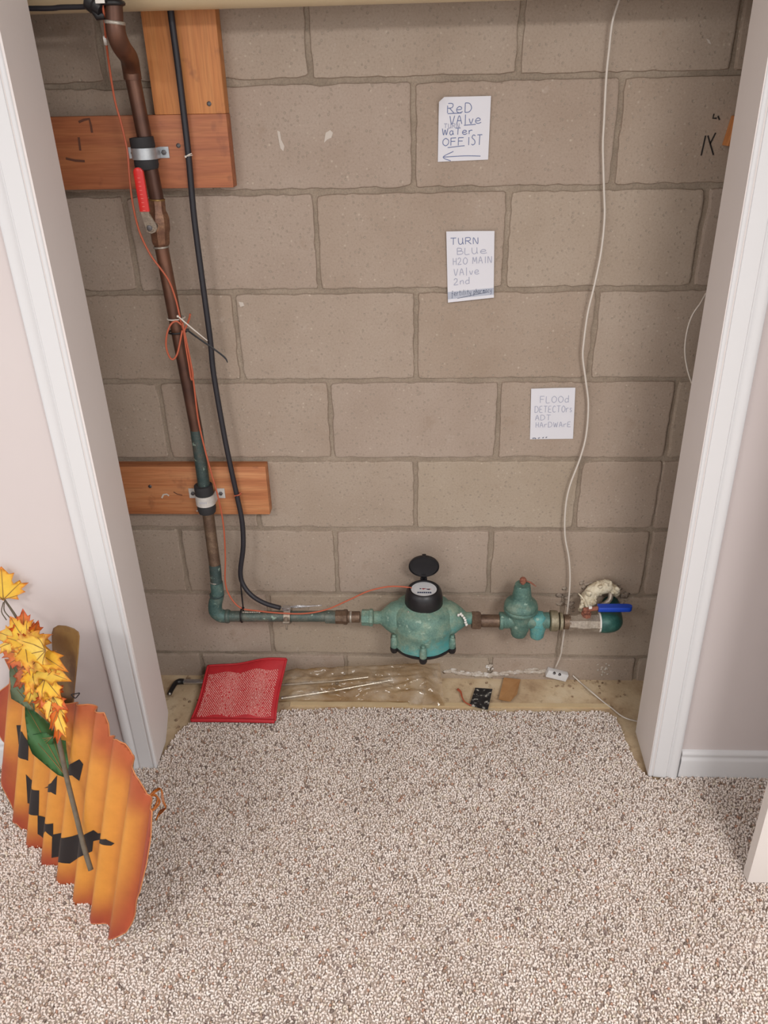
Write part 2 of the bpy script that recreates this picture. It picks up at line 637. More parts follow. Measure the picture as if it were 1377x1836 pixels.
def lump(mb, c, r, rng=random, seg=6, ring=4, sq=(1, 1, 1)):
    """irregular stone-like lump"""
    c = Vector(c)
    v = [c + Vector((0, 0, r * sq[2]))]
    for i in range(1, ring):
        ph = math.pi * i / ring
        for k in range(seg):
            a = 2 * math.pi * (k + 0.5 * (i % 2)) / seg
            q = r * (0.75 + 0.5 * rng.random())
            v.append(c + Vector((math.sin(ph) * math.cos(a) * q * sq[0], math.sin(ph) * math.sin(a) * q * sq[1], math.cos(ph) * q * sq[2])))
    v.append(c - Vector((0, 0, r * sq[2])))
    f = [(0, 1 + k, 1 + (k + 1) % seg) for k in range(seg)]
    for i in range(ring - 2):
        for k in range(seg):
            l = (k + 1) % seg
            f.append((1 + i * seg + k, 1 + (i + 1) * seg + k, 1 + (i + 1) * seg + l, 1 + i * seg + l))
    last = 1 + (ring - 2) * seg
    f += [(last + (k + 1) % seg, last + k, len(v) - 1) for k in range(seg)]
    mb.add(v, f)


# mineral crust along the foot of the wall, crumbled mortar round the pipe entry
cr = MB()
x = (0.0941, 0.0189)[0]
while x < (0.4193, 0.0236)[0]:
    for _ in range(3):
        if random.random() < 0.72:
            z = 0.018 + 0.008 * math.sin(x * 23) + 0.012 * random.random() ** 2
            lump(cr, (x + random.uniform(-.004, .004), -0.0005, z), 0.003 + 0.006 * random.random() ** 2, sq=(1.6, 0.35, 0.8))
    x += 0.006
for _ in range(14):
    lump(cr, ((0.2161, 0.0350)[0] + random.uniform(-.010, .010), -0.001, 0.033 + random.uniform(0, .022)), random.uniform(.002, .006), sq=(1, .4, 1))
for _ in range(16):
    lump(cr, ((0.5414, 0.0295)[0] + random.gauss(0, .010), 0.0, 0.038 + random.gauss(0, .010)), random.uniform(.0015, .0045), sq=(1, .35, 1))
o = cr.build('mineral_crust', M_EFFL, wall_back, smooth=True)
o['kind'] = 'stuff'
o['label'] = 'white mineral crust along the foot of the wall'
cr = MB()
ex, ez = (0.4843, 0.2912)
for _ in range(90):
    a = random.uniform(0, 2 * math.pi)
    q = random.uniform(0.25, 1.0) ** 0.5
    lump(cr, (ex + 0.095 * q * math.cos(a), 0.0005 - 0.004 * (1 - q), ez - 0.01 + 0.062 * q * math.sin(a)), random.uniform(0.002, 0.008), sq=(1.2, .35, .9))
o = cr.build('crumbled_mortar', M_RUBBLE, wall_back, smooth=True)
o['kind'] = 'stuff'
o['label'] = 'crumbled mortar around the water main entry'


# ------------------------------------------------------------------ floor slab and carpet
def slab_material():
    m = bpy.data.materials.new('stained_slab')
    m.use_nodes = True
    t = NT(m)
    t.b.inputs['Roughness'].default_value = 0.85
    g = t.new('ShaderNodeNewGeometry').outputs['Position']
    c = t.ramp(t.noise(7, 5, 0.65, vec=g), [(0.28, '#957a5e'), (0.43, '#bba283'), (0.57, '#d0bb9b'), (0.75, '#d9c9ae')])
    d = t.noise(40, 4, 0.7, vec=g)
    c = t.mix(t.ramp(d, [(0.56, (0, 0, 0, 1)), (0.72, (0.75, 0.75, 0.75, 1))]), c, '#8a7058')
    t.base(c)
    t.bump(d, 0.5, 0.003)
    return m


M_SLAB = slab_material()
b = MB().box((-2.2, -3.4, -0.1), (2.2, 0.1, 0.0))
struct(b.build('floor', M_SLAB), 'stained tan concrete slab at the foot of the block wall')
# grit on the slab
gr = MB()
for _ in range(60):
    px = random.choice([random.uniform(-0.66, -0.58), random.uniform(-0.62, 0.56), random.uniform(0.42, 0.60)])
    py = random.uniform(-0.045, -0.003) if random.random() < .7 else random.uniform(-.13, -.003)
    if abs(px) > 0.55 and random.random() < 0.5:
        py = random.uniform(-.22, 0)
    lump(gr, (px, py, 0.001), random.uniform(0.002, 0.0055), sq=(1, 1, .6), seg=5, ring=3)
tag(gr.build('floor_grit', mat('brown_grit', '#8a735c', 0.95, var=['#a48c72', '#6e5844'], scale=90)), 'crumbs of mortar and grit scattered on the bare slab', 'grit', kind='stuff')

BACK = [(-0.6364, -0.3047), (-0.6225, -0.2391), (-0.5942, -0.1930), (-0.4835, -0.1781), (-0.3359, -0.1494), (-0.1536, -0.1372), (0.0292, -0.1382), (0.2101, -0.1434), (0.3900, -0.1421), (0.5101, -0.1377), (0.5412, -0.1584), (0.5472, -0.2219), (0.5505, -0.2801), (0.5592, -0.3354), (0.5714, -0.3618)]
POLY = [(-2.1, -0.355), (-0.70, -0.355), (-0.66, -0.353), (-0.645, -0.352)] + BACK + [(0.59, -0.372), (0.70, -0.353), (2.1, -0.353), (2.1, -3.3), (-2.1, -3.3)]
PXA = np.array(POLY)


def inside(x, y):
    c = np.zeros(len(x), bool)
    n = len(PXA)
    for i in range(n):
        x0, y0 = PXA[i]
        x1, y1 = PXA[(i + 1) % n]
        k = (y0 > y) != (y1 > y)
        with np.errstate(divide='ignore', invalid='ignore'):
            c ^= k & (x < (x1 - x0) * (y - y0) / (y1 - y0) + x0)
    return c


def carpet_material():
    m = bpy.data.materials.new('loop_carpet')
    m.use_nodes = True
    t = NT(m)
    t.b.inputs['Roughness'].default_value = 0.95
    t.b.inputs['Specular IOR Level'].default_value = 0.1
    a = t.new('ShaderNodeVertexColor')
    a.layer_name = 'yarn'
    g = t.new('ShaderNodeNewGeometry').outputs['Position']
    f = t.noise(900, 2, 0.6, vec=g)
    c = t.mix(1.0, a.outputs['Color'], t.ramp(f, [(0.3, (0.82, 0.82, 0.82, 1)), (0.7, (1.12, 1.12, 1.12, 1))]), 'MULTIPLY')
    big = t.noise(6, 3, 0.6, vec=g)
    c = t.mix(1.0, c, t.ramp(big, [(0.3, (0.93, 0.92, 0.91, 1)), (0.6, (1.02, 1.02, 1.02, 1))]), 'MULTIPLY')
    t.base(c)
    return m


def build_carpet():
    sp = 0.0054
    gx = np.arange(-1.25, 1.15, sp)
    gy = np.arange(-1.30, -0.11, sp)
    X, Y = np.meshgrid(gx, gy)
    X = X + (np.arange(len(gy)) % 2)[:, None] * sp * 0.5
    X = X.ravel() + RNG.uniform(-.0022, .0022, X.size)
    Y = Y.ravel() + RNG.uniform(-.0022, .0022, Y.size)
    keep = inside(X, Y)
    keep &= (X > -1.02 - 0.10 + (-(Y + 0.45)) * 0.42 * (Y < -.45)) & (X < 0.93 + 0.10 - (-(Y + 0.45)) * 0.42 * (Y < -.45))
    X, Y = X[keep], Y[keep]
    n = len(X)
    a = RNG.uniform(0, 2 * np.pi, n)
    L = RNG.uniform(0.0026, 0.0046, n)
    w = RNG.uniform(0.0018, 0.0026, n)
    hgt = RNG.uniform(0.0045, 0.0080, n)
    seamY = -0.803 + 0.012 * (X / 0.6) + 0.004 * np.sin(X * 9)
    seam = np.exp(-((Y - seamY) / 0.006) ** 2)
    hgt = hgt * (1 - 0.35 * seam)
    bend = RNG.uniform(-0.9, 0.9, n)
    rings = 5
    sides = 4
    ts = np.linspace(-1, 1, rings)
    V_ = np.zeros((n, rings, sides, 3), np.float32)
    base = 0.0075
    for i, t in enumerate(ts):
        ang = a + bend * t * 0.9
        cx = X + L * t * np.cos(ang)
        cy = Y + L * t * np.sin(ang)
        cz = base + hgt * (1 - 0.85 * t * t) - 0.002
        tx, ty = np.cos(ang + bend * t * .9), np.sin(ang + bend * t * .9)
        ww = w * (1.0 if abs(t) < 0.9 else 0.7)
        for k in range(sides):
            p = 2 * np.pi * k / sides + np.pi / 4
            V_[:, i, k, 0] = cx - ty * np.cos(p) * ww
            V_[:, i, k, 1] = cy + tx * np.cos(p) * ww
            V_[:, i, k, 2] = cz + np.sin(p) * ww
    q = []
    for i in range(rings - 1):
        for k in range(sides):
            l = (k + 1) % sides
            q.append((i * sides + k, (i + 1) * sides + k, (i + 1) * sides + l, i * sides + l))
    q = np.array(q)
    nv = rings * sides
    F = (q[None] + (np.arange(n) * nv)[:, None, None]).reshape(-1, 4)
    VV = V_.reshape(-1, 3)
    pal = np.array([srgb(c)[:3] for c in ('#eadfd7', '#e3d6cd', '#eee4dd', '#dccdc3', '#d2c1b5', '#ab9484', '#92807a', '#ba937f', '#e0d4c4', '#85766e')], np.float32)
    pr = np.array([.25, .22, .18, .13, .07, .035, .02, .02, .06, .012])
    ci = RNG.choice(len(pal), n, p=pr / pr.sum())
    cols = pal[ci] * RNG.uniform(.94, 1.06, (n, 1)).astype(np.float32)
    # backing sheet: fan of the outline
    nb = len(POLY)
    bv = np.array([(x, y, 0.007) for x, y in POLY] + [(x, y, 0.0) for x, y in POLY], np.float32)
    off = len(VV)
    VV = np.vstack([VV, bv])
    me = bpy.data.meshes.new('carpet')
    nq = len(F)
    loops = [F.ravel(), np.arange(nb) + off]
    starts = list(np.arange(nq) * 4) + [nq * 4]
    tot = [4] * nq + [nb]
    side = []
    for i in range(nb):
        j = (i + 1) % nb
        side.append((off + i, off + j, off + nb + j, off + nb + i))
    side = np.array(side)
    loops.append(side.ravel())
    st = nq * 4 + nb
    starts += [st + 4 * i for i in range(nb)]
    tot += [4] * nb
    LI = np.concatenate(loops).astype(np.int32)
    me.vertices.add(len(VV))
    me.vertices.foreach_set('co', VV.ravel())
    me.loops.add(len(LI))
    me.loops.foreach_set('vertex_index', LI)
    me.polygons.add(len(starts))
    me.polygons.foreach_set('loop_start', np.array(starts, np.int32))
    sm = np.ones(len(starts), bool)
    sm[nq:] = False
    me.update(calc_edges=True)
    me.polygons.foreach_set('use_smooth', sm)
    at = me.color_attributes.new('yarn', 'FLOAT_COLOR', 'POINT')
    C = np.ones((len(VV), 4), np.float32)
    C[:off, :3] = np.repeat(cols, nv, axis=0)
    C[off:, :3] = np.array(srgb('#c3b4a9')[:3])
    at.data.foreach_set('color', C.ravel())
    me.materials.append(carpet_material())
    me.validate()
    o = bpy.data.objects.new('carpet', me)
    COL.objects.link(o)
    return o


tag(build_carpet(), 'beige loop pile carpet with cream, tan and brown flecks', 'carpet', kind='stuff')

# ------------------------------------------------------------------ front wall of the closet, jambs, casings, baseboards
struct(MB().box((-2.2, -0.352, 0), (-0.662, -0.216, 2.35)).build('wall_left', M_WALLP), 'pale pinkish beige wall left of the closet opening')
LEAN = -0.0235


def leaning(mb):
    mb.v = [Vector((p.x + LEAN * p.z, p.y, p.z)) for p in mb.v]
    return mb


struct(leaning(MB().box((0.594, -0.352, 0), (2.2, -0.216, 2.35))).build('wall_right', M_WALLP), 'pale beige wall right of the closet opening')
struct(MB().box((-0.70, -0.352, 2.06), (0.62, -0.216, 2.35)).build('wall_top', M_WALLP), 'wall over the closet opening')
struct(MB().box((-2.2, -3.4, 2.35), (2.2, 0.2, 2.40)).build('ceiling', mat('ceiling_paint', '#d8d0ca', 0.8)), 'flat painted ceiling')
struct(MB().box((-1.12, -0.352, 0), (-1.06, 0.01, 2.35)).build('wall_closet_left', M_WALLP), 'side wall inside the closet')
struct(MB().box((1.06, -0.352, 0), (1.12, 0.01, 2.35)).build('wall_closet_right', M_WALLP), 'side wall inside the closet')

# jamb liners: the left one has its lower back corner cut away
jl = MB().prism([(-0.213, 0.055), (-0.213, 2.06), (-0.360, 2.06), (-0.360, 0.02), (-0.275, 0.012), (-0.245, 0.03)], (-0.664, 0, 0), (0, 1, 0), (0, 0, 1), (0.016, 0, 0))
jl.v = [Vector((p.x + (-0.213 - p.y) * 0.075 * (p.x > -0.655), p.y, p.z)) for p in jl.v]
struct(jl.build('trim_1', M_JAMB), 'greige jamb liner on the left side of the closet opening')
jr = MB()
nz_ = 24
vv_, ff_ = [], []
for k in range(nz_ + 1):
    z = 0.010 + (2.06 - 0.010) * k / nz_
    bx0, fx0 = 0.5805 - 0.0168 * z, 0.5745 - 0.0240 * z
    vv_ += [(bx0, -0.213, z), (fx0, -0.360, z), (fx0 + 0.022, -0.360, z), (bx0 + 0.022, -0.213, z)]
for k in range(nz_):
    for q in range(4):
        l = (q + 1) % 4
        ff_.append((4 * k + q, 4 * k + l, 4 * k + 4 + l, 4 * k + 4 + q))
ff_ += [(0, 1, 2, 3), tuple(4 * nz_ + q for q in range(4))]
jr.add(vv_, ff_)
struct(jr.build('trim_2', M_JAMB, angle=40), 'greige jamb liner on the right side of the closet opening')

PROF = [(0, 0), (0, .0085), (.0015, .0105), (.0045, .0115), (.0075, .0105), (.0085, .0075), (.0105, .0075), (.0115, .0100), (.024, .0115), (.036, .0135), (.040, .0140), (.042, .0115), (.0445, .0115), (.047, .0150), (.052, .0175), (.058, .0185), (.063, .0180), (.066, .0150), (.067, .0110), (.067, 0)]


def casing(x0, sgn, name, label, zb=0.008, lean=0):
    v, f = [], []
    n = len(PROF)
    for z in (zb, 2.10):
        for (u, d) in PROF:
            v.append((x0 + sgn * u + lean * z, -0.352 - d, z))
    f = [tuple(range(n)), tuple(range(n, 2 * n))] + [(i, (i + 1) % n, (i + 1) % n + n, i + n) for i in range(n)]
    return struct(mesh(name, v, f, M_WHITE, None, angle=40), label)


casing(-0.641, -1, 'trim_3', 'white moulded casing on the left of the closet opening')
casing(0.5755, 1, 'trim_4', 'white moulded casing on the right of the closet opening', lean=LEAN)
h_ = MB().box((-0.71, -0.369, 2.04), (0.60, -0.352, 2.11), bev=0.003)
struct(h_.build('trim_5', M_WHITE), 'white casing across the top of the closet opening')

BP = [(0, 0), (.012, 0), (.013, .058), (.0115, .064), (.009, .066), (.0085, .072), (.0105, .076), (.009, .081), (.004, .085), (0, .086)]


def baseboard(x0, x1, name, label):
    n = len(BP)
    v = [(x, -0.352 - d, 0.004 + z) for x in (x0, x1) for d, z in BP]
    f = [tuple(range(n)), tuple(range(n, 2 * n))] + [(i, (i + 1) % n, (i + 1) % n + n, i + n) for i in range(n)]
    struct(mesh(name, v, f, M_WHITE, None, angle=50), label)


baseboard(-2.2, -0.709, 'baseboard_left', 'white baseboard under the wall left of the closet')
baseboard(0.645, 2.2, 'baseboard_right', 'white baseboard under the wall right of the closet')

# folding closet door, open, at the right
d1 = bpy.data.objects.new('door_1', None)
COL.objects.link(d1)
struct(d1, 'open white closet door panel at the right edge')
M_DOOR = mat('door_paint', '#d8cfc9', 0.45, var=['#dcd4cf'], scale=6)
dx0 = (0.7043, -0.6387)[0]
db = MB().prism([(0, 0.016), (0.6, 0.016), (0.56, 2.02), (-0.0471, 2.02)], (dx0, -0.653, 0), (1, 0, 0), (0, 0, 1), (0, 0.024, 0))
db.build('door_panel', M_DOOR, d1)
ke = MB()
ke.prism([(0.09, 0.12), (0.5, 0.12), (0.48, 0.95), (0.07, 0.95)], (dx0, -0.653, 0), (1, 0, 0), (0, 0, 1), (0, -0.006, 0))
ke.build('raised_panel', M_DOOR, d1)


# ------------------------------------------------------------------ boards on the wall
def board(name, x0, x1, z0, z1, t, m, label, nails, tilt=0.0):
    b = MB()
    n = 8
    o = empty(name, ((x0 + x1) / 2, 0, z0))
    b.box((x0, -t, z0), (x1, -0.0005, z1), bev=0.002)
    b.v = [Vector((p.x + tilt * (p.z - z0), p.y, p.z)) for p in b.v]
    b.build('plank', m, o, angle=40)
    for (nx, nz) in nails:
        k = MB().lathe([(0.0005, 0.0), (0.0045, 0.0), (0.0045, 0.0012), (0.0025, 0.0022)], (nx, -t, nz), (0, -1, 0), 10)
        k.build('nail', M_NAIL, o, smooth=False)
    return tag(o, label, 'board')


board('stud_board', (-0.5121, 1.5496)[0], (-0.3705, 1.5469)[0], (-0.4534, 1.4579)[1], 1.95, 0.038, M_WOOD_V,
      'upright orange-brown wooden board at the top left of the block wall', [(-0.4011, 1.4755)])
board('wall_plank', -0.90, (-0.3697, 1.3916)[0], (-0.5075, 1.3226)[1], (-0.4868, 1.4584)[1] - 0.0006, 0.038, M_WOOD_H,
      'reddish wooden plank under the upright board, behind the red handled valve', [(-0.4727, 1.4023)])
board('wall_plank', -0.90, (-0.3624, 0.6224)[0], (-0.6255, 0.5552)[1], (-0.6053, 0.6881)[1], 0.034, M_WOOD_L,
      'lower knotty wooden plank behind the white banded pipe clamp', [(-0.6572, 0.6344)])
def plank_marks(o, y, strokes, m, name, w):
    k = MB()
    for st_ in strokes:
        ribbon(k, st_, w, y)
    k.build(name, m, o)


_pl = [c for c in COL.objects if c.name.startswith('wall_plank')]
plank_marks(_pl[0], -0.0386, [[(-0.6673, 1.4476), (-0.6563, 1.4514), (-0.6447, 1.4532), (-0.6437, 1.4412), (-0.6440, 1.4282)], [(-0.6729, 1.4206), (-0.6746, 1.3962)], [(-0.7075, 1.3823), (-0.6888, 1.3779), (-0.6694, 1.3765)]], mat('dark_stain', '#643e2f', 0.8), 'pencil_mark', 0.0045)
plank_marks(_pl[1], -0.0346, [[(-0.6325, 0.6018), (-0.6267, 0.6113), (-0.6180, 0.6129), (-0.6130, 0.6082)], [(-0.5494, 0.5654), (-0.5205, 0.5687)]], M_SPLASH, 'paint_smear', 0.004)
plank_marks(_pl[1], -0.0346, [[(-0.6001, 0.6192), (-0.5911, 0.6129), (-0.5788, 0.6098)]], mat('dark_stain', '#4f3226', 0.8), 'crack', 0.0025)
# end of a further block of wood behind the right jamb
wb = MB().box(((0.6198, 1.4054)[0], -0.03, (0.6193, 1.3840)[1]), ((0.6198, 1.4054)[0] + 0.12, -0.0005, (0.6145, 1.4371)[1]), bev=0.002)
wb.v = [Vector((p.x + 0.16 * (p.z - 1.40), p.y, p.z)) for p in wb.v]
tag(wb.build('wood_block', M_WOOD_V), 'small orange-brown wood block half hidden behind the right jamb', 'wood block')

# plastic drain pipe across the top
b = MB().tube([(-1.05, -0.102, 1.679), (0.2, -0.102, 1.684), (1.05, -0.102, 1.688)], 0.056, 28)
dp = empty('drain_pipe', (0, -0.1, 1.68))
b.build('pipe', M_PVC, dp, angle=60)
MB().lathe([(0.056, -0.03), (0.0625, -0.03), (0.0625, 0.03), (0.056, 0.03)], (-0.93, -0.102, 1.6824), (1, 0, 0), 28).build('coupling', M_PVC, dp, angle=50)
tag(dp, 'cream plastic drain pipe running across the top of the photo', 'pipe')

# ------------------------------------------------------------------ copper water line
RY = -0.066
cp = empty('copper_pipe', (-0.5260, -0.0950, 0.2823))
PR = 0.0145


def part(name, m, parent, fn, angle=55):
    b = MB()
    fn(b)
    return b.build(name, m, parent, angle=angle)


top0, top1 = (-0.5026, -0.1900, 1.6818), (-0.5127, -0.1900, 1.6015)
part('riser_section', M_COPPER, cp, lambda b: b.tube([top0, top1], PR, 18))
e1 = [(-0.5124, -0.1900, 1.6031), (-0.5135, -0.1880, 1.5853), (-0.5156, -0.1650, 1.5681), (-0.5266, -0.1000, 1.5542), (-0.5345, -0.0720, 1.5380), (-0.5357, -0.0680, 1.5196)]
part('offset_fitting', M_COPPER, cp, lambda b: b.tube(e1, 0.0168, 18, smooth=5))


def ring(name, m, c, axis, r, w, parent, r2=None):
    def fn(b):
        b.lathe([(r * 0.93, -w / 2), (r, -w / 2 + w * .15), (r * 1.02, 0), (r, w / 2 - w * .15), (r * 0.93, w / 2)], c, axis, 18)
    return part(name, m, parent, fn)


def axis_of(a, c):
    return tuple(Vector(c) - Vector(a))


ring('solder_ring', M_SOLDER, (-0.5126, -0.1900, 1.6023), axis_of(top0, top1), 0.0173, 0.006, cp)
ra, rb = (-0.5354, -0.0680, 1.5215), (-0.5237, -0.0660, 1.3003)
part('riser_section', M_COPPER, cp, lambda b: b.tube([ra, rb], PR, 18))
rc, rd = (-0.5289, -0.0660, 1.2151), (-0.5097, -0.0660, 0.7929)
part('riser_section', M_COPPER, cp, lambda b: b.tube([rc, rd], PR, 18))
ring('solder_ring', M_SOLDER, (-0.5294, -0.0660, 1.2117), axis_of(rc, rd), 0.0160, 0.004, cp)
re_, rf = (-0.5100, -0.0660, 0.8000), (-0.5110, -0.0660, 0.6384)
o = part('riser_section', M_GREENPIPE, cp, lambda b: b.tube([re_, rf], PR + 0.0003, 18))
o['label'] = 'green tarnished stretch of copper pipe'
rg, rh = (-0.5104, -0.0660, 0.5997), (-0.5060, -0.0860, 0.4381)
part('riser_section', M_BRASS, cp, lambda b: b.tube([rf, rg, rh], PR, 18))
ri = (-0.5064, -0.0935, 0.3853)
part('riser_section', M_GREENPIPE, cp, lambda b: b.tube([rh, ri], PR + 0.0004, 18))
ring('solder_ring', M_SOLDER, (-0.5076, -0.0925, 0.3897), axis_of(rh, ri), 0.0154, 0.0035, cp)
AX = -0.095
elb = [(-0.5062, -0.0930, 0.3884), (-0.5072, -0.0950, 0.3517), (-0.5165, -0.0950, 0.3235), (-0.5181, -0.0950, 0.2985), (-0.5050, -0.0950, 0.2843), (-0.4829, -0.0950, 0.2827)]
part('elbow', M_ELBOW, cp, lambda b: b.tube(elb, [0.0165, 0.0168, 0.0178, 0.0182, 0.0178, 0.0168], 18, smooth=5))
ring('elbow_collar', M_GREENPIPE, (-0.5087, -0.0950, 0.3516), (0, 0, 1), 0.0188, 0.007, cp)
ring('elbow_collar', M_HPIPE, (-0.4889, -0.0950, 0.2827), (1, 0, 0), 0.0182, 0.010, cp)
hz = [(-0.4859, -0.0950, 0.2827), (-0.2350, -0.0950, 0.2852), (-0.2086, -0.0950, 0.2855)]
part('horizontal_section', M_HPIPE, cp, lambda b: b.tube(hz, PR, 18))
blob_ = MB()
for px in range(436, 468, 4):
    lump(blob_, Vector((-0.4429, -0.1065, 0.3040)) + Vector(((px - 436) / 672, 0, 0.001)), 0.004, sq=(1.2, .6, .5))
blob_.build('paint_drip', M_SOLDER, cp, smooth=True)
tag(cp, 'old copper water pipe dropping down the wall and turning right', 'pipe')

# ball valve with red grip
rv = empty('ball_valve', (-0.5255, -0.0660, 1.2593))
va, vb = Vector((-0.5242, -0.0660, 1.3046)), Vector((-0.5291, -0.0660, 1.2140))
vd = (vb - va)
part('valve_body', M_VALVE, rv, lambda b: b.lathe([(0.0150, 0), (0.0170, 0.001), (0.0170, 0.020), (0.0200, 0.026), (0.0225, 0.034), (0.0225, 0.056), (0.0200, 0.064), (0.0190, 0.084), (0.0170, 0.088), (0.015, 0.090)], va, vd, 8), 30)
ring('brass_ring', mat('bright_brass', '#9a7c4e', 0.35, 0.7), va, vd, 0.0166, 0.004, rv)
hub = Vector((-0.5319, -0.1000, 1.2567))
part('stem', M_NAIL, rv, lambda b: b.lathe([(0.009, -0.035), (0.009, 0.0), (0.0055, 0.0), (0.0055, 0.016), (0.003, 0.017)], hub, (0, -1, 0), 12))
part('stem_nut', M_STEELG, rv, lambda b: b.lathe([(0.0085, 0.006), (0.0085, 0.011), (0.006, 0.0125)], hub, (0, -1, 0), 6), 30)
gA, gB = Vector((-0.5316, -0.1300, 1.3703)), Vector((-0.5324, -0.1250, 1.2897))
gd = (gB - gA).normalized()
gx = gd.cross(Vector((0, 1, 0))).normalized()
GL = (gB - gA).length


def grip(b):
    w = 0.0095
    pl = [(math.cos(a) * w, w - math.sin(a) * w) for a in [math.pi * k / 10 for k in range(11)]]
    pl = [(x, y) for x, y in pl] + [(-w * 0.98, GL), (w * 0.98, GL)]
    v, f = [], []
    n = len(pl)
    lay = [(-0.0045, 0.80), (-0.0030, 1.0), (0.0030, 1.0), (0.0045, 0.80)]
    for (yy, s) in lay:
        for (x, y) in pl:
            v.append(gA + gx * (x * s) + gd * (y if y > 0.012 else 0.0095 + (y - 0.0095) * s) + Vector((0, yy, 0)))
    f = [tuple(range(n)), tuple(range(3 * n, 4 * n))]
    for L_ in range(3):
        f += [(L_ * n + i, L_ * n + (i + 1) % n, (L_ + 1) * n + (i + 1) % n, (L_ + 1) * n + i) for i in range(n)]
    b.add(v, f)


g_ = part('grip', M_RED, rv, grip, 50)
g_['label'] = 'red vinyl grip'
em = MB()
for k in range(9):
    c = gA + gd * (0.018 + 0.0075 * k) + Vector((0, -0.0046, 0))
    em.add([c + gx * -0.0025, c + gx * 0.0025, c + gx * 0.0025 + gd * 0.0014, c + gx * -0.0025 + gd * 0.0014], [(0, 1, 2, 3)])
em.build('embossing', mat('worn_red', '#d8625a', 0.5), g_)
lv = [(Vector(gB) - gx * 0.0085 - gd * 0.004), (Vector(gB) + gx * 0.0085 - gd * 0.004)]
cB = hub + Vector((0, -0.006, 0))


def lever(b):
    y = Vector((0, 0.0022, 0))
    pts = [gB - gx * 0.008 - gd * 0.006, gB + gx * 0.008 - gd * 0.006, gB + gx * 0.008 + gd * 0.004,
           cB - gx * 0.012 * -1 + gd * -0.006, cB + gx * 0.013 + gd * 0.002, cB + gx * 0.008 + gd * 0.009, cB + gd * 0.012, cB - gx * 0.009 + gd * 0.008, cB - gx * 0.011 - gd * 0.004, gB - gx * 0.008 + gd * 0.004]
    n = len(pts)
    b.add([p - y for p in pts] + [p + y for p in pts], [tuple(range(n)), tuple(range(n, 2 * n))] + [(i, (i + 1) % n, (i + 1) % n + n, i + n) for i in range(n)])


part('lever', M_STEELG, rv, lever, 40)
tag(rv, 'ball valve with an upright red grip on the copper pipe', 'valve')


# pipe clamps with rubber sleeves
def pipe_clamp(ca, cb, sleeve_r, plate_l, plate_r, yb, mstrap, label, cat, marks=False):
    o = empty('pipe_clamp', ca)
    A_, B_ = Vector(ca), Vector(cb)
    d = B_ - A_
    L = d.length
    pr = [(0.0148, 0), (sleeve_r, 0.001), (sleeve_r * 1.02, L * 0.30), (sleeve_r * 0.94, L * 0.36), (sleeve_r * 0.94, L * 0.64), (sleeve_r * 1.0, L * 0.70), (sleeve_r * 1.02, L * 0.85), (sleeve_r * .92, L - 0.002), (0.0148, L)]
    part('rubber_sleeve', M_RUBBER, o, lambda b: b.lathe(pr, A_, d, 20))
    mid = A_ + d * 0.5
    dn = d.normalized()
    hx = Vector((1, 0, 0))
    w = L * 0.17
    R_ = sleeve_r * 1.01
    seq = []
    pl, pr_ = Vector(plate_l), Vector(plate_r)
    for a in [math.pi + math.pi * k / 14 for k in range(15)]:
        seq.append(Vector((mid.x + math.cos(a) * R_, mid.y + math.sin(a) * R_ * 1.0, mid.z)))
    path = [Vector((pl.x, yb - 0.0016, mid.z)), Vector((mid.x - R_, yb - 0.0016, mid.z))] + seq + [Vector((mid.x + R_, yb - 0.0016, mid.z)), Vector((pr_.x, yb - 0.0016, mid.z))]

    def strap(b):
        n = len(path)
        v = []
        for i, p in enumerate(path):
            t = (path[min(i + 1, n - 1)] - path[max(i - 1, 0)]).normalized()
            nr = Vector((t.y, -t.x, 0)) * 0.0011
            for sz, sn in ((1, 1), (-1, 1), (-1, -1), (1, -1)):
                v.append(p + Vector((0, 0, sz * w)) + nr * sn)
        f = [(0, 1, 2, 3), tuple(4 * (n - 1) + k for k in range(4))]
        for i in range(n - 1):
            for k in range(4):
                l = (k + 1) % 4
                f.append((4 * i + k, 4 * i + l, 4 * i + 4 + l, 4 * i + 4 + k))
        b.add(v, f)
    part('strap', mstrap, o, strap, 35)
    for ex in (pl.x + 0.010, pr_.x - 0.010):
        part('bolt', M_NAIL, o, lambda b: b.lathe([(0.005, 0), (0.005, 0.003), (0.003, 0.004)], (ex, yb - 0.0027, mid.z), (0, -1, 0), 6), 30)
    if marks:
        mk_ = MB()
        for k in range(5):
            a = math.pi * 1.5 + (k - 2) * 0.16
            p = Vector((mid.x + math.cos(a) * (R_ + 0.0013), mid.y + math.sin(a) * (R_ + 0.0013), mid.z))
            mk_.add([p + Vector((-.0006, 0, -.003)), p + Vector((.0006, 0, -.003)), p + Vector((.0012, 0, .003)), p + Vector((0, 0, .003))], [(0, 1, 2, 3)])
        mk_.build('stamped_marks', M_INKP, o)
    return tag(o, label, cat)


pipe_clamp((-0.5366, -0.0670, 1.4208), (-0.5333, -0.0665, 1.3602), 0.0235, (-0.5753, -0.0380, 1.3947), (-0.4933, -0.0380, 1.3934), -0.038, M_ZINC,
           'grey zinc pipe clamp over a black sleeve above the red grip', 'pipe clamp')
pipe_clamp((-0.5129, -0.0660, 0.6551), (-0.5118, -0.0660, 0.5777), 0.0225, (-0.5606, -0.0340, 0.6095), (-0.4703, -0.0340, 0.6097), -0.034, M_WSTRAP,
           'white banded pipe clamp over a black sleeve on the lower plank', 'pipe clamp', True)

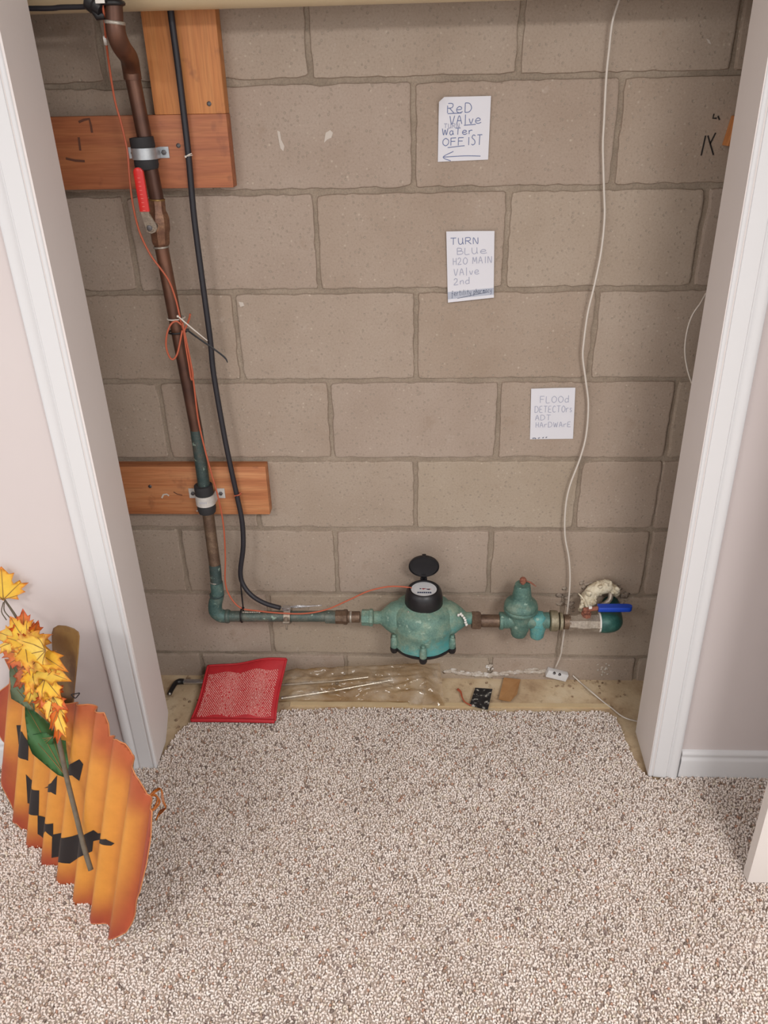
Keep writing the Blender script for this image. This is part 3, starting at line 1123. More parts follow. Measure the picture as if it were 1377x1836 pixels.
# grounding clamp on the horizontal pipe
gc = empty('ground_clamp', (-0.3291, -0.0950, 0.2843))
gcc = Vector((-0.3291, -0.0950, 0.2843))
for nm, s in (('upper_jaw', 1), ('lower_jaw', -1)):
    def jaw(b):
        pts = []
        for k in range(9):
            a = (math.pi * (k / 8)) * s
            pts.append(gcc + Vector((0, -math.cos(a) * 0.0185, math.sin(a) * 0.0185)))
        pts = [gcc + Vector((0, -0.031, s * 0.003))] + pts + [gcc + Vector((0, 0.031, s * 0.003))]
        n = len(pts)
        v, f = [], []
        for i, p in enumerate(pts):
            t = (pts[min(i + 1, n - 1)] - pts[max(i - 1, 0)]).normalized()
            nr = Vector((0, -t.z, t.y)) * 0.0018
            for sx, sn in ((1, 1), (-1, 1), (-1, -1), (1, -1)):
                v.append(p + Vector((sx * 0.0085, 0, 0)) + nr * sn)
        f = [(0, 1, 2, 3), tuple(4 * (n - 1) + k for k in range(4))]
        for i in range(n - 1):
            for k in range(4):
                l = (k + 1) % 4
                f.append((4 * i + k, 4 * i + l, 4 * i + 4 + l, 4 * i + 4 + k))
        b.add(v, f)
    part(nm, M_STEELG, gc, jaw, 35)
for sy in (-0.027, 0.027):
    part('screw', M_STEELG, gc, lambda b: b.lathe([(0.0028, -0.022), (0.0028, 0.010), (0.005, 0.010), (0.005, 0.014), (0.003, 0.0155)], gcc + Vector((0, sy, 0)), (0, 0, 1), 10), 40)
part('wire_lug', M_STEEL, gc, lambda b: b.box(tuple(gcc + Vector((-0.012, -0.006, 0.019))), tuple(gcc + Vector((0.010, 0.008, 0.030))), bev=0.002), 40)
tag(gc, 'grey metal grounding clamp around the horizontal pipe', 'clamp')

# threaded fittings between pipe and meter
cf = empty('pipe_coupling', (-0.1911, -0.0950, 0.2839))
part('sleeve', M_HPIPE, cf, lambda b: b.lathe([(PR, 0), (0.0172, 0.001), (0.0172, 0.028), (PR, 0.030)], (-0.2307, -0.0950, 0.2835), (1, 0, 0), 18))
part('adapter', M_BRASS, cf, lambda b: b.lathe([(0.0165, 0), (0.0185, 0.002), (0.0185, 0.020), (0.0205, 0.024), (0.0205, 0.031), (0.016, 0.034)], (-0.2043, -0.0950, 0.2838), (1, 0, 0), 8), 30)
part('nipple', M_BRASS, cf, lambda b: b.lathe([(0.0150, 0), (0.0150, 0.034)], (-0.1735, -0.0950, 0.2841), (1, 0, 0), 18))
ring('thread_ring', M_SOLDER, (-0.1633, -0.0950, 0.2842), (1, 0, 0), 0.0158, 0.006, cf)
part('union_nut', M_TEAL, cf, lambda b: b.lathe([(0.0150, 0), (0.0205, 0.001), (0.0215, 0.003), (0.0215, 0.020), (0.0235, 0.022), (0.0235, 0.029), (0.018, 0.032)], (-0.1355, -0.0950, 0.2827), (1, 0, 0), 8), 30)
tag(cf, 'brown and green threaded coupling left of the water meter', 'pipe fitting')

# ------------------------------------------------------------------ water meter
wm = empty('water_meter', (0.025, AX, 0.21))
MX, MZ = 0.0255, 0.287


def noisy(mb, amp, fr, keep=None):
    from mathutils import noise as ns
    for p in mb.v:
        if keep and keep(p):
            continue
        q = ns.noise_vector(p * fr)
        p += q * amp
    return mb


bd = MB()
prof = [(0.030, 0.050), (0.049, 0.046), (0.056, 0.041), (0.066, 0.037), (0.074, 0.030), (0.0785, 0.021), (0.080, 0.012), (0.0815, 0.002), (0.0840, -0.006), (0.0840, -0.014), (0.0815, -0.022), (0.0800, -0.034), (0.0805, -0.050), (0.0825, -0.058), (0.0835, -0.062), (0.0835, -0.066), (0.02, -0.067)]
bd.lathe(prof, (MX, AX, MZ), (0, 0, 1), 56)
noisy(bd, 0.0018, 55)
body = bd.build('body', M_METER, wm, angle=70)


def inlet(s):
    b = MB()
    pr = [(0.0155, 0.128), (0.0165, 0.124), (0.0165, 0.112), (0.0205, 0.107), (0.031, 0.096), (0.040, 0.084), (0.046, 0.070), (0.048, 0.03)]
    b.lathe(pr, (MX, AX, MZ - 0.004), (s, 0, 0), 26)
    noisy(b, 0.0015, 60)
    # flattened where it sinks into the body
    return b.build('inlet' if s < 0 else 'outlet', M_METER, wm, angle=70)


inlet(-1)
inlet(1)
plate = MB().lathe([(0.02, -0.076), (0.083, -0.076), (0.0855, -0.073), (0.0855, -0.068), (0.083, -0.0665), (0.02, -0.0665)], (MX, AX, MZ), (0, 0, 1), 56)
plate.build('bottom_plate', M_BLACK, wm, angle=40)
for k in (-2, -1, 0, 1, 2):
    a = math.radians(-90 + 60 * k)
    c = Vector((MX + math.cos(a) * 0.0865, AX + math.sin(a) * 0.0865, MZ))
    lg = MB().lathe([(0.0085, -0.066), (0.0095, -0.064), (0.0092, -0.052), (0.0080, -0.040), (0.006, -0.034), (0.001, -0.033)], c, (0, 0, 1), 14)
    lg_ = noisy(lg, 0.0008, 120).build('bolt_lug', M_TEAL, wm, smooth=True)
    MB().lathe([(0.004, -0.083), (0.0085, -0.081), (0.0105, -0.076), (0.0105, -0.067), (0.0085, -0.0655)], c, (0, 0, 1), 14).build('bolt_boss', M_BLACK, wm, angle=40)
    MB().lathe([(0.0058, -0.035), (0.0058, -0.029), (0.0040, -0.0275)], c, (0, 0, 1), 6).build('bolt', M_TEAL, lg_, angle=30)
cup = MB().lathe([(0.046, 0.034), (0.048, 0.036), (0.049, 0.044), (0.0485, 0.062), (0.0465, 0.076), (0.043, 0.085), (0.0385, 0.089), (0.0345, 0.0885), (0.0335, 0.0845), (0.005, 0.0845)], (MX + 0.0015, AX, MZ), (0, 0, 1), 40)
reg = cup.build('register_housing', M_BLACK, wm, angle=35)
TOPZ = MZ + 0.0850
dial = MB().lathe([(0.0005, 0.0), (0.0328, 0.0), (0.0328, 0.0008), (0.0005, 0.0008)], (MX + 0.0015, AX, TOPZ), (0, 0, 1), 36).build('dial', mat('dial_white', '#d3d4d6', 0.35), reg)
dz = TOPZ + 0.0011


def flat_rects(rects, m, name):
    b = MB()
    for (x, y, w, h, a) in rects:
        ca, sa = math.cos(a), math.sin(a)
        q = [(-w / 2, -h / 2), (w / 2, -h / 2), (w / 2, h / 2), (-w / 2, h / 2)]
        b.add([(MX + 0.0015 + x + ca * u - sa * t, AX + y + sa * u + ca * t, dz) for u, t in q], [(0, 1, 2, 3)])
    return b.build(name, m, reg)


flat_rects([(-0.0145 + 0.0052 * k, -0.0155, 0.0042, 0.0062, 0) for k in range(7)] + [(-0.009, 0.002, 0.004, 0.004, 0.7), (0.011, -0.001, 0.008, 0.004, -0.2), (0.0, 0.0035, 0.010, 0.0012, -0.05)], M_INKD, 'counter_digits')
flat_rects([(0.006, 0.0010, 0.026, 0.0014, -0.08), (-0.001, 0.0005, 0.005, 0.004, 0.5), (0.013, 0.0002, 0.005, 0.003, 0.2)], M_RED, 'sweep_hand')
flat_rects([(0.027 * math.cos(k * math.pi / 18), 0.027 * math.sin(k * math.pi / 18), 0.003, 0.0006, k * math.pi / 18) for k in range(36)] + [(-0.010 + 0.003 * k, 0.013, 0.0022, 0.001, 0) for k in range(8)], M_INKP, 'dial_marks')
# lid, swung up on its hinge
hy, hzz = AX + 0.047, MZ + 0.086
th = math.radians(74)
ld = Vector((0, -math.cos(th), math.sin(th)))
lnm = Vector((0, -math.sin(th), -math.cos(th)))   # inner side, faces the room
lc = Vector((MX + 0.0015, hy, hzz)) + ld * (0.012 + 0.039)
lid = MB().lathe([(0.002, -0.006), (0.030, -0.0055), (0.0375, -0.003), (0.0392, 0.000), (0.0392, 0.0035), (0.0370, 0.0040), (0.0360, 0.0015), (0.032, -0.0005), (0.002, -0.002)], lc, lnm, 36)
lid_o = lid.build('lid', M_BLACK, wm, angle=35)
for sx in (-0.006, 0.006):
    MB().box((MX + 0.0015 + sx - 0.003, hy - 0.004, hzz - 0.010), (MX + 0.0015 + sx + 0.003, hy + 0.004, hzz + 0.004), bev=0.0015).build('hinge_ear', M_BLACK, wm)
hg = MB()
Mh = Matrix.Translation(Vector((MX + 0.0015, hy, hzz))) @ Matrix(((1, 0, 0, 0), (0, ld.y, lnm.y, 0), (0, ld.z, lnm.z, 0), (0, 0, 0, 1)))
hg.box((-0.0065, -0.003, -0.003), (0.0065, 0.018, 0.002), Mh, bev=0.001)
hg.build('hinge_tab', M_BLACK, lid_o)
part('lid_catch', M_BLACK, lid_o, lambda b: b.box((-0.005, 0.087, -0.004), (0.005, 0.0925, 0.005), Mh, bev=0.001))
part('seal_screw', M_SOLDER, wm, lambda b: b.lathe([(0.003, 0), (0.003, 0.004), (0.0015, 0.005)], (MX - 0.036, AX - 0.036, MZ + 0.040), (-0.6, -0.6, 0.3), 8))
wp = MB()
for q in [(0.1150, -0.1270, 0.3156), (0.1206, -0.1270, 0.3191), (0.1250, -0.1270, 0.3139), (0.1295, -0.1270, 0.3070), (0.1325, -0.1270, 0.3000), (0.1343, -0.1250, 0.2916), (0.1362, -0.1220, 0.2823)]:
    lump(wp, q, 0.0045, sq=(0.9, .7, 1))
wp.build('white_sealant', M_WTAPE, wm, smooth=True)
tag(wm, 'green tarnished water meter with a black flip-up lid', 'water meter')

# nut and nipple between meter and regulator
nf = empty('union_fitting', (0.1756, -0.0950, 0.2751))
part('hex_nut', M_BRASS, nf, lambda b: b.lathe([(0.017, 0), (0.0245, 0.001), (0.0252, 0.004), (0.0252, 0.020), (0.0235, 0.024), (0.016, 0.025)], (0.1509, -0.0950, 0.2767), (1, 0, 0), 6), 30)
part('nipple', M_BRASS, nf, lambda b: b.lathe([(0.0168, 0), (0.0168, 0.050)], (0.1741, -0.0950, 0.2751), (1, 0, 0), 18))
tag(nf, 'brown hexagonal union nut and nipple right of the water meter', 'pipe fitting')

# ------------------------------------------------------------------ pressure regulator
pv = empty('pressure_regulator', (0.2844, -0.0950, 0.2221))
cx, cy, cz = (0.2764, -0.0950, 0.2780)
bell = MB().lathe([(0.026, 0.030), (0.040, 0.031), (0.0435, 0.034), (0.0435, 0.039), (0.0415, 0.0415), (0.0432, 0.044), (0.0428, 0.049), (0.0400, 0.056), (0.0330, 0.0625), (0.0272, 0.066), (0.0255, 0.070), (0.0238, 0.080), (0.0208, 0.104), (0.0192, 0.1115), (0.008, 0.1130)], (cx, cy, cz), (0, 0, 1), 32)
noisy(bell, 0.0010, 70)
bell.build('spring_bell', M_REG, pv, angle=60)
lowb = MB().lathe([(0.004, -0.048), (0.018, -0.047), (0.0205, -0.042), (0.0215, -0.034), (0.0240, -0.028), (0.0275, -0.012), (0.0285, 0.032)], (cx, cy, cz), (0, 0, 1), 26)
noisy(lowb, 0.0010, 70)
lowb.build('body', M_REG, pv, angle=60)
bx = MB().lathe([(0.020, -0.046), (0.0215, -0.044), (0.0215, 0.074), (0.018, 0.076)], (cx, cy, cz), (1, 0, 0), 20)
noisy(bx, 0.0008, 70)
bx.build('flow_barrel', M_REG, pv, angle=50)
sx_, sy_, sz_ = (0.3237, -0.0950, 0.2785)
stn = MB().lathe([(0.004, -0.055), (0.015, -0.054), (0.0175, -0.050), (0.0185, -0.036), (0.0215, -0.024), (0.0235, -0.004), (0.021, 0.016), (0.010, 0.022)], (sx_, sy_, sz_), (0.0, 0, 1), 20)
noisy(stn, 0.0012, 80)
stn.build('strainer_plug', M_TEALB, pv, angle=60)
part('left_collar', M_REG, pv, lambda b: b.lathe([(0.0205, 0), (0.0235, 0.001), (0.0235, 0.009), (0.0205, 0.011)], (0.2232, -0.0950, 0.2756), (1, 0, 0), 18), 40)
part('union_collar', M_TAN, pv, lambda b: b.lathe([(0.022, 0), (0.0275, 0.002), (0.0275, 0.014), (0.0265, 0.020), (0.022, 0.022)], (0.3526, -0.0950, 0.2770), (1, 0, 0), 20), 40)
part('adjusting_screw', M_RUST, pv, lambda b: b.lathe([(0.0048, 0.11), (0.0048, 0.118), (0.0085, 0.119), (0.0088, 0.127), (0.0055, 0.131)], (cx, cy, cz), (0, 0, 1), 8), 30)
part('wire_tag', M_RUST, pv, lambda b: b.tube([(cx + 0.006, cy, cz + 0.122), (cx + 0.018, cy - 0.004, cz + 0.120), (cx + 0.032, cy - 0.01, cz + 0.112)], [0.0012, 0.0024, 0.0012], 6, smooth=4))
tag(pv, 'bell shaped green pressure regulator on the water line', 'regulator')

# ------------------------------------------------------------------ main valve with blue handle
bv = empty('ball_valve', (0.4393, -0.0950, 0.2690))
part('thread_ring', M_TAN, bv, lambda b: b.lathe([(0.019, 0), (0.0235, 0.001), (0.0235, 0.008), (0.019, 0.009)], (0.3771, -0.0950, 0.2755), (1, 0, 0), 18), 40)
part('inlet_collar', M_BRASS, bv, lambda b: b.lathe([(0.016, 0), (0.0195, 0.002), (0.0195, 0.016), (0.020, 0.018)], (0.3873, -0.0950, 0.2738), (1, 0, 0), 18), 40)
vbx = MB().lathe([(0.0190, 0), (0.0215, 0.002), (0.0215, 0.018), (0.0245, 0.024), (0.0265, 0.034), (0.0265, 0.048), (0.0240, 0.056), (0.0240, 0.072), (0.0255, 0.074), (0.0255, 0.086), (0.021, 0.088)], (0.4003, -0.0950, 0.2722), (1, 0, 0), 8)
vbx.build('valve_body', M_STEELG, bv, angle=30)
vx, vy, vz = (0.4448, -0.0950, 0.2708)
part('stem', M_RUST, bv, lambda b: b.lathe([(0.013, 0.018), (0.013, 0.032), (0.009, 0.034), (0.009, 0.040), (0.0055, 0.0405), (0.0055, 0.046)], (vx, vy, vz), (0, 0, 1), 8), 30)
part('packing_nut', M_RUST, bv, lambda b: b.lathe([(0.0105, 0.0335), (0.0105, 0.039), (0.008, 0.0405)], (vx, vy, vz), (0, 0, 1), 6), 30)
hz0, hz1 = Vector((0.4723, -0.0950, 0.3187)), Vector((0.5583, -0.0950, 0.3195))


def handle(b):
    n = 10
    w, t = 0.0105, 0.0065
    d = (hz1 - hz0).normalized()
    L = (hz1 - hz0).length
    pl = [(0, -w), (L - w, -w)] + [(L - w + math.sin(a) * w, -math.cos(a) * w) for a in [math.pi * k / 8 for k in range(1, 8)]] + [(L - w, w), (0, w)]
    m_ = len(pl)
    v = []
    for zz, s in ((-t, .86), (-t * .6, 1), (t * .6, 1), (t, .86)):
        v += [hz0 + d * (x if x < L / 2 else L - (L - x) / 1.0) + Vector((0, y * s, zz)) for x, y in pl]
    f = [tuple(range(m_)), tuple(range(3 * m_, 4 * m_))]
    for q in range(3):
        f += [(q * m_ + i, q * m_ + (i + 1) % m_, (q + 1) * m_ + (i + 1) % m_, (q + 1) * m_ + i) for i in range(m_)]
    b.add(v, f)


part('handle', M_BLUE, bv, handle, 50)['label'] = 'blue vinyl handle'
part('lever', M_RUST, bv, lambda b: b.tube([(vx - 0.010, vy, vz + 0.043), (vx + 0.008, vy, vz + 0.0435), tuple(hz0 + Vector((0.004, 0, 0)))], [0.005, 0.006, 0.0055], 8, flat=0.9), 40)
part('lever_tip', M_WTAPE, bv, lambda b: b.box((vx + 0.004, vy - 0.004, vz + 0.040), (vx + 0.012, vy + 0.004, vz + 0.053), bev=0.001), 40)
part('thread_tape', M_WTAPE, bv, lambda b: b.lathe([(0.020, 0), (0.0255, 0.001), (0.0255, 0.007), (0.020, 0.008)], (0.4775, -0.0950, 0.2730), (1, 0, 0), 18), 40)
tag(bv, 'grey ball valve with a blue handle at the water main', 'valve')
el = empty('main_elbow', (0.5103, -0.0950, 0.2733))
a0 = (0.4832, -0.0950, 0.2730)
ew = [a0, (0.4975, -0.0950, 0.2732), (0.5102, -0.0900, 0.2714), (0.5204, -0.0740, 0.2633), (0.5261, -0.0550, 0.2620), (0.5280, -0.0300, 0.2674), (0.5298, 0.0000, 0.2698)]
part('bend', M_DTEAL, el, lambda b: b.tube(ew, [0.0265, 0.0275, 0.0275, 0.0265, 0.0235, 0.022, 0.022], 20, smooth=4))
part('entry_pipe', M_STEELG, el, lambda b: b.tube([(0.4983, -0.0400, 0.2905), (0.5076, -0.0450, 0.3012), (0.5163, -0.0400, 0.3102), (0.5184, -0.0300, 0.3228), (0.5225, -0.0040, 0.3229)], [0.006, 0.007, 0.007, 0.007, 0.007], 10, smooth=4))
tag(el, 'dark green pipe elbow turning into the wall under the blue handle', 'pipe fitting')

# expanding foam round the entry hole
fm = MB()
fpts = [(0.4575, -0.0500, 0.2721), (0.4541, -0.0450, 0.2864), (0.4573, -0.0360, 0.2998), (0.4655, -0.0300, 0.3153), (0.4781, -0.0260, 0.3268), (0.4936, -0.0240, 0.3344), (0.5114, -0.0220, 0.3350), (0.5272, -0.0220, 0.3245), (0.5385, -0.0200, 0.3072)]
fm.tube(fpts, [0.006, 0.014, 0.017, 0.018, 0.019, 0.018, 0.017, 0.013, 0.007], 14, smooth=5)
for _ in range(46):
    i = random.randrange(1, len(fpts) - 1)
    lump(fm, Vector(fpts[i]) + Vector((random.uniform(-.014, .014), random.uniform(-.016, .008), random.uniform(-.014, .014))), random.uniform(.004, .009), seg=7, ring=5)
noisy(fm, 0.004, 60)
fo = empty('expanding_foam', (0.5048, 0.0000, 0.3058))
fm.build('foam_mass', M_CREAMFOAM, fo, smooth=True)
fd = MB()
fd.tube([(0.4321, -0.0400, 0.3254), (0.4444, -0.0500, 0.3148), (0.4548, -0.0600, 0.2935), (0.4603, -0.0600, 0.2829)], [0.0015, 0.003, 0.004, 0.002], 6, smooth=4)
fd.build('foam_strand', M_CREAMFOAM, fo, smooth=True)
tag(fo, 'crumbly cream foam packed around the water main entry', 'foam')


# ------------------------------------------------------------------ cables and wires
def wire(name, pts, r, m, label, cat, seg=8, sm=5, group=None, parent=None):
    b = MB().tube(pts, r, seg, smooth=sm)
    o = b.build(name, m, parent, smooth=True)
    if parent is None:
        tag(o, label, cat, group)
    return o


cab = empty('ground_cable', (-0.3442, -0.0900, 0.3073))
wire('sheath', [(-0.4475, -0.0560, 1.6962), (-0.4501, -0.0540, 1.6284), (-0.4498, -0.0520, 1.5480), (-0.4506, -0.0500, 1.4630), (-0.4517, -0.0500, 1.3834), (-0.4566, -0.0460, 1.2885), (-0.4579, -0.0440, 1.2219), (-0.4571, -0.0440, 1.1174), (-0.4563, -0.0440, 1.0064), (-0.4583, -0.0440, 0.9284), (-0.4519, -0.0460, 0.7916), (-0.4452, -0.0480, 0.7052), (-0.4374, -0.0480, 0.6139), (-0.4318, -0.0500, 0.5437), (-0.4354, -0.0550, 0.4729), (-0.4494, -0.0600, 0.3998), (-0.4449, -0.0650, 0.3633), (-0.4223, -0.0750, 0.3351), (-0.3868, -0.0850, 0.3176), (-0.3472, -0.0900, 0.3073)], 0.0065, M_CABLE, '', '', parent=cab)
for k in range(4):
    wire('copper_strand', [(-0.3516, -0.0900, 0.3073), (-0.3289, -0.0920, 0.3116), (Vector((-0.2991, -0.0950, 0.3131)) + Vector((0, 0.003 * math.sin(k * 2), 0.002 * k))), (Vector((-0.2369, -0.1000, 0.3208)) + Vector((-0.01 * k, 0.002 * k, 0.003 - 0.002 * k)))], 0.0014, M_STEEL, '', '', 6, 4, parent=cab)
tag(cab, 'thick black cable hanging down the wall beside the copper pipe', 'cable')

ow = empty('orange_wire', (-0.0086, -0.0900, 0.3748))
wire('run', [(-0.5254, -0.2000, 1.6283), (-0.5293, -0.1900, 1.6115), (-0.5430, -0.1600, 1.5806), (-0.5590, -0.1200, 1.5391), (-0.5657, -0.1000, 1.4847), (-0.5625, -0.0950, 1.4467), (-0.5609, -0.0900, 1.3976), (-0.5610, -0.1000, 1.3532), (-0.5615, -0.1050, 1.3022), (-0.5587, -0.1000, 1.2484), (-0.5448, -0.0950, 1.2012), (-0.5249, -0.0930, 1.1669), (-0.5141, -0.0900, 1.1420), (-0.5071, -0.0880, 1.1041), (-0.5035, -0.0880, 1.0622), (-0.4996, -0.0870, 1.0313), (-0.4966, -0.0860, 0.9746), (-0.4948, -0.0860, 0.9230), (-0.4963, -0.0860, 0.8358), (-0.4910, -0.0860, 0.7659), (-0.4821, -0.0900, 0.7027), (-0.4723, -0.0900, 0.6278), (-0.4697, -0.0880, 0.5489), (-0.4752, -0.0900, 0.4609), (-0.4832, -0.0930, 0.3868), (-0.4719, -0.1000, 0.3449), (-0.4468, -0.1080, 0.3192), (-0.4063, -0.1100, 0.3122), (-0.3472, -0.1160, 0.3100), (-0.2828, -0.1120, 0.3060), (-0.2247, -0.1080, 0.3160), (-0.1665, -0.1000, 0.3407), (-0.1158, -0.0950, 0.3653), (-0.0657, -0.0900, 0.3761), (-0.0271, -0.0900, 0.3764), (-0.0043, -0.0920, 0.3745)], 0.0021, M_ORANGEW, '', '', parent=ow)
wire('loop', [(-0.5012, -0.0920, 1.0535), (-0.5109, -0.0960, 1.0631), (-0.5229, -0.1000, 1.0570), (-0.5334, -0.1040, 1.0363), (-0.5388, -0.1040, 1.0093), (-0.5354, -0.1020, 0.9861), (-0.5282, -0.1000, 0.9804), (-0.5183, -0.0980, 0.9924), (-0.5094, -0.0940, 1.0185), (-0.5022, -0.0900, 1.0420)], 0.0021, M_ORANGEW, '', '', parent=ow)
for k, (a, c) in enumerate((((326, 570), (343, 668)), ((331, 578), (346, 675)), ((334, 585), (344, 680)))):
    pass
wire('folded_strand', [(-0.4997, -0.0900, 1.0590), (-0.4964, -0.0910, 1.0201), (-0.4941, -0.0900, 0.9759), (-0.4932, -0.0880, 0.9406), (-0.4987, -0.0870, 0.9299), (-0.4989, -0.0895, 0.9694), (-0.4997, -0.0900, 1.0074), (-0.4994, -0.0900, 1.0444)], 0.0020, M_ORANGEW, '', '', parent=ow)
wire('cut_end', [(-0.5007, -0.0890, 1.0368), (-0.4885, -0.0920, 1.0571), (-0.4823, -0.0960, 1.0677), (-0.4772, -0.1000, 1.0795)], 0.0021, M_ORANGEW, '', '', parent=ow)
wire('splice_tape', [(-0.5435, -0.1625, 1.5839), (-0.5469, -0.1530, 1.5734)], 0.0036, M_WTAPE, '', '', sm=0, parent=ow)
tag(ow, 'thin orange wire winding down the copper pipe to the meter', 'wire')


def zip_tie(c, axis, r, tail, m, label, w=0.0022):
    o = empty('cable_tie', c)
    ax = Vector(axis).normalized()
    rf = Vector((0, 1, 0))
    N = (rf - ax * rf.dot(ax)).normalized()
    B_ = ax.cross(N)
    pts = [Vector(c) + (N * math.cos(t) + B_ * math.sin(t)) * r for t in [2 * math.pi * k / 18 for k in range(18)]]
    part('band', m, o, lambda b: b.tube(pts, w, 6, closed=True))
    t0, t1 = Vector(tail[0]), Vector(tail[-1])
    M_ = Matrix.Translation(t0)
    part('head', m, o, lambda b: b.box((-w * 1.35, -w * 1.2, -w * 1.35), (w * 1.35, w * 1.2, w * 1.35), M_, bev=0.0004))
    part('tail', m, o, lambda b: b.tube(tail, [w] * (len(tail) - 1) + [w * 0.6], 6, smooth=4, flat=0.5))
    return tag(o, label, 'cable tie')


rdx = axis_of(rc, rd)
zip_tie((-0.5189, -0.0690, 1.0339), rdx, 0.0205, [(-0.4917, -0.0880, 1.0414), (-0.4645, -0.0980, 1.0243), (-0.4335, -0.1050, 1.0039), (-0.4112, -0.1100, 0.9866), (-0.4058, -0.1120, 0.9760)], M_BLACK, 'black cable tie with a long tail around the brown pipe')
zip_tie((-0.5187, -0.0680, 1.0632), rdx, 0.0190, [(-0.5076, -0.0900, 1.0724), (-0.4773, -0.0980, 1.0477), (-0.4459, -0.1050, 1.0225)], M_WWIRE, 'white cable tie just above the black one on the pipe', 0.0016)
zip_tie((-0.4494, -0.0970, 0.2881), (1, 0, 0), 0.0185, [(-0.4411, -0.1080, 0.3175), (-0.4391, -0.1120, 0.3708), (-0.4373, -0.1150, 0.4220)], M_BLACK, 'black cable tie with an upright tail on the horizontal pipe')
zip_tie((-0.4516, -0.0500, 1.3844), (0.1, 0, -1), 0.0076, [(-0.4553, -0.0580, 1.3829), (-0.4475, -0.0600, 1.3870), (-0.4421, -0.0580, 1.3888)], M_WWIRE, 'small white cable tie on the black cable above the red valve', 0.0012)
zip_tie((-0.4339, -0.0480, 0.6201), (0.1, 0, -1), 0.0076, [(-0.4404, -0.0570, 0.6200), (-0.4299, -0.0590, 0.6242), (-0.4228, -0.0570, 0.6293)], M_ORANGEW, 'small orange tie around the black cable over the lower plank', 0.0011)

sw = empty('sensor_wire', (0.4047, -0.0100, 0.0460))
wire('run', [(0.3863, -0.0200, 1.6654), (0.3785, -0.0200, 1.6315), (0.3705, -0.0200, 1.5967), (0.3701, -0.0180, 1.5520), (0.3707, -0.0160, 1.5059), (0.3758, -0.0140, 1.4288), (0.3785, -0.0140, 1.3868), (0.3901, -0.0140, 1.3058), (0.3973, -0.0150, 1.2519), (0.3974, -0.0180, 1.1854), (0.3902, -0.0220, 1.1167), (0.3823, -0.0220, 1.0567), (0.3807, -0.0200, 0.9939), (0.3826, -0.0180, 0.9549), (0.3948, -0.0160, 0.9016), (0.4079, -0.0150, 0.8403), (0.4107, -0.0160, 0.7634), (0.4020, -0.0180, 0.7032), (0.3844, -0.0200, 0.6319), (0.3794, -0.0200, 0.5698), (0.3854, -0.0200, 0.4893), (0.4016, -0.0200, 0.4227), (0.4106, -0.0220, 0.3552), (0.4111, -0.0300, 0.2898), (0.4085, -0.0350, 0.2296), (0.4082, -0.0300, 0.1602), (0.4084, -0.0220, 0.1056), (0.4006, -0.0120, 0.0537)], 0.0023, M_WWIRE, '', '', parent=sw)
tag(sw, 'white wire hanging down the block wall to the small sensor', 'wire')
wire('loose_wire', [(0.5960, -0.2140, 1.075), (0.5908, -0.1500, 1.1258),  (0.6010, -0.0800, 1.0869), (0.5917, -0.0700, 1.0575), (0.5889, -0.0650, 1.0201), (0.5918, -0.0650, 0.9807), (0.6011, -0.0700, 0.9445), (0.6054, -0.1000, 0.9216), (0.6029, -0.1500, 0.9153), (0.5960, -0.2140, 0.88)], 0.0018, M_WWIRE, 'thin white wire bowing out from behind the right jamb', 'wire')
wire('loose_wire', [(0.4537, -0.0040, 0.0194), (0.4739, -0.0140, 0.0037), (0.4936, -0.0672, 0.0160), (0.5199, -0.0938, 0.0060), (0.5385, -0.1199, 0.0060), (0.5540, -0.1539, 0.0120), (0.5713, -0.1683, 0.0120), (0.6006, -0.1718, 0.0060), (0.6269, -0.1775, 0.0060)], 0.0020, M_WWIRE, 'white wire lying on the slab at the right end of the carpet', 'wire')

# flood sensor
fs = empty('flood_sensor', (0.4063, -0.0080, 0.0322))
s0, s1 = Vector((0.3777, -0.0080, 0.0359)), Vector((0.4358, -0.0080, 0.0184))
sd = (s1 - s0).normalized()
sn = Vector((0, -1, 0))
su = sd.cross(sn).normalized()
su = su if su.z > 0 else -su
Ms = Matrix([tuple(c) for c in zip(sd, sn, su)]).to_4x4()
Ms = Matrix.Translation(s0 - su * 0.012) @ Ms
part('case', M_WHITE, fs, lambda b: b.box((0, -0.0075, 0), ((s1 - s0).length, 0.010, 0.024), Ms, bev=0.002), 40)
for u in (0.018, 0.034):
    part('screw', M_NAIL, fs, lambda b: b.lathe([(0.0042, 0), (0.0042, 0.0025), (0.002, 0.0035)], Ms @ Vector((u, 0.010, 0.020)), Ms.to_3x3() @ Vector((0, .5, .8)), 8), 30)
tag(fs, 'small white flood sensor box at the foot of the wall', 'sensor')

# black cable across the drain pipe with its clamp
wire('thin_cable', [(-0.98, -0.162, 1.640), (-0.6685, -0.1640, 1.6285), (-0.6103, -0.1660, 1.6288), (-0.5677, -0.1750, 1.6280), (-0.5463, -0.1900, 1.6288)], 0.0042, M_CABLE, 'thin black cable along the drain pipe in the top left corner', 'cable')
bc = empty('cable_connector', (-0.5442, -0.1900, 1.6295))
c0 = Vector((-0.5400, -0.1900, 1.6310))
part('shell', M_BLACK, bc, lambda b: b.lathe([(0.010, -0.016), (0.015, -0.014), (0.015, -0.002), (0.018, 0.0), (0.018, 0.012), (0.012, 0.016)], c0, (-0.75, 0.1, 0.55), 10), 40)
part('gland', M_BLACK, bc, lambda b: b.tube([c0 + Vector((-0.004, 0, -0.006)), c0 + Vector((0.002, 0, -0.018)), c0 + Vector((0.012, 0, -0.018))], [0.009, 0.0085, 0.006], 10), 40)
part('band', M_BLACK, bc, lambda b: b.tube([Vector((-0.5103, -0.1900, 1.6304)) + Vector((math.cos(a) * 0.0165, math.sin(a) * 0.0165, 0)) for a in [2 * math.pi * k / 16 for k in range(16)]], 0.004, 8, closed=True), 60)
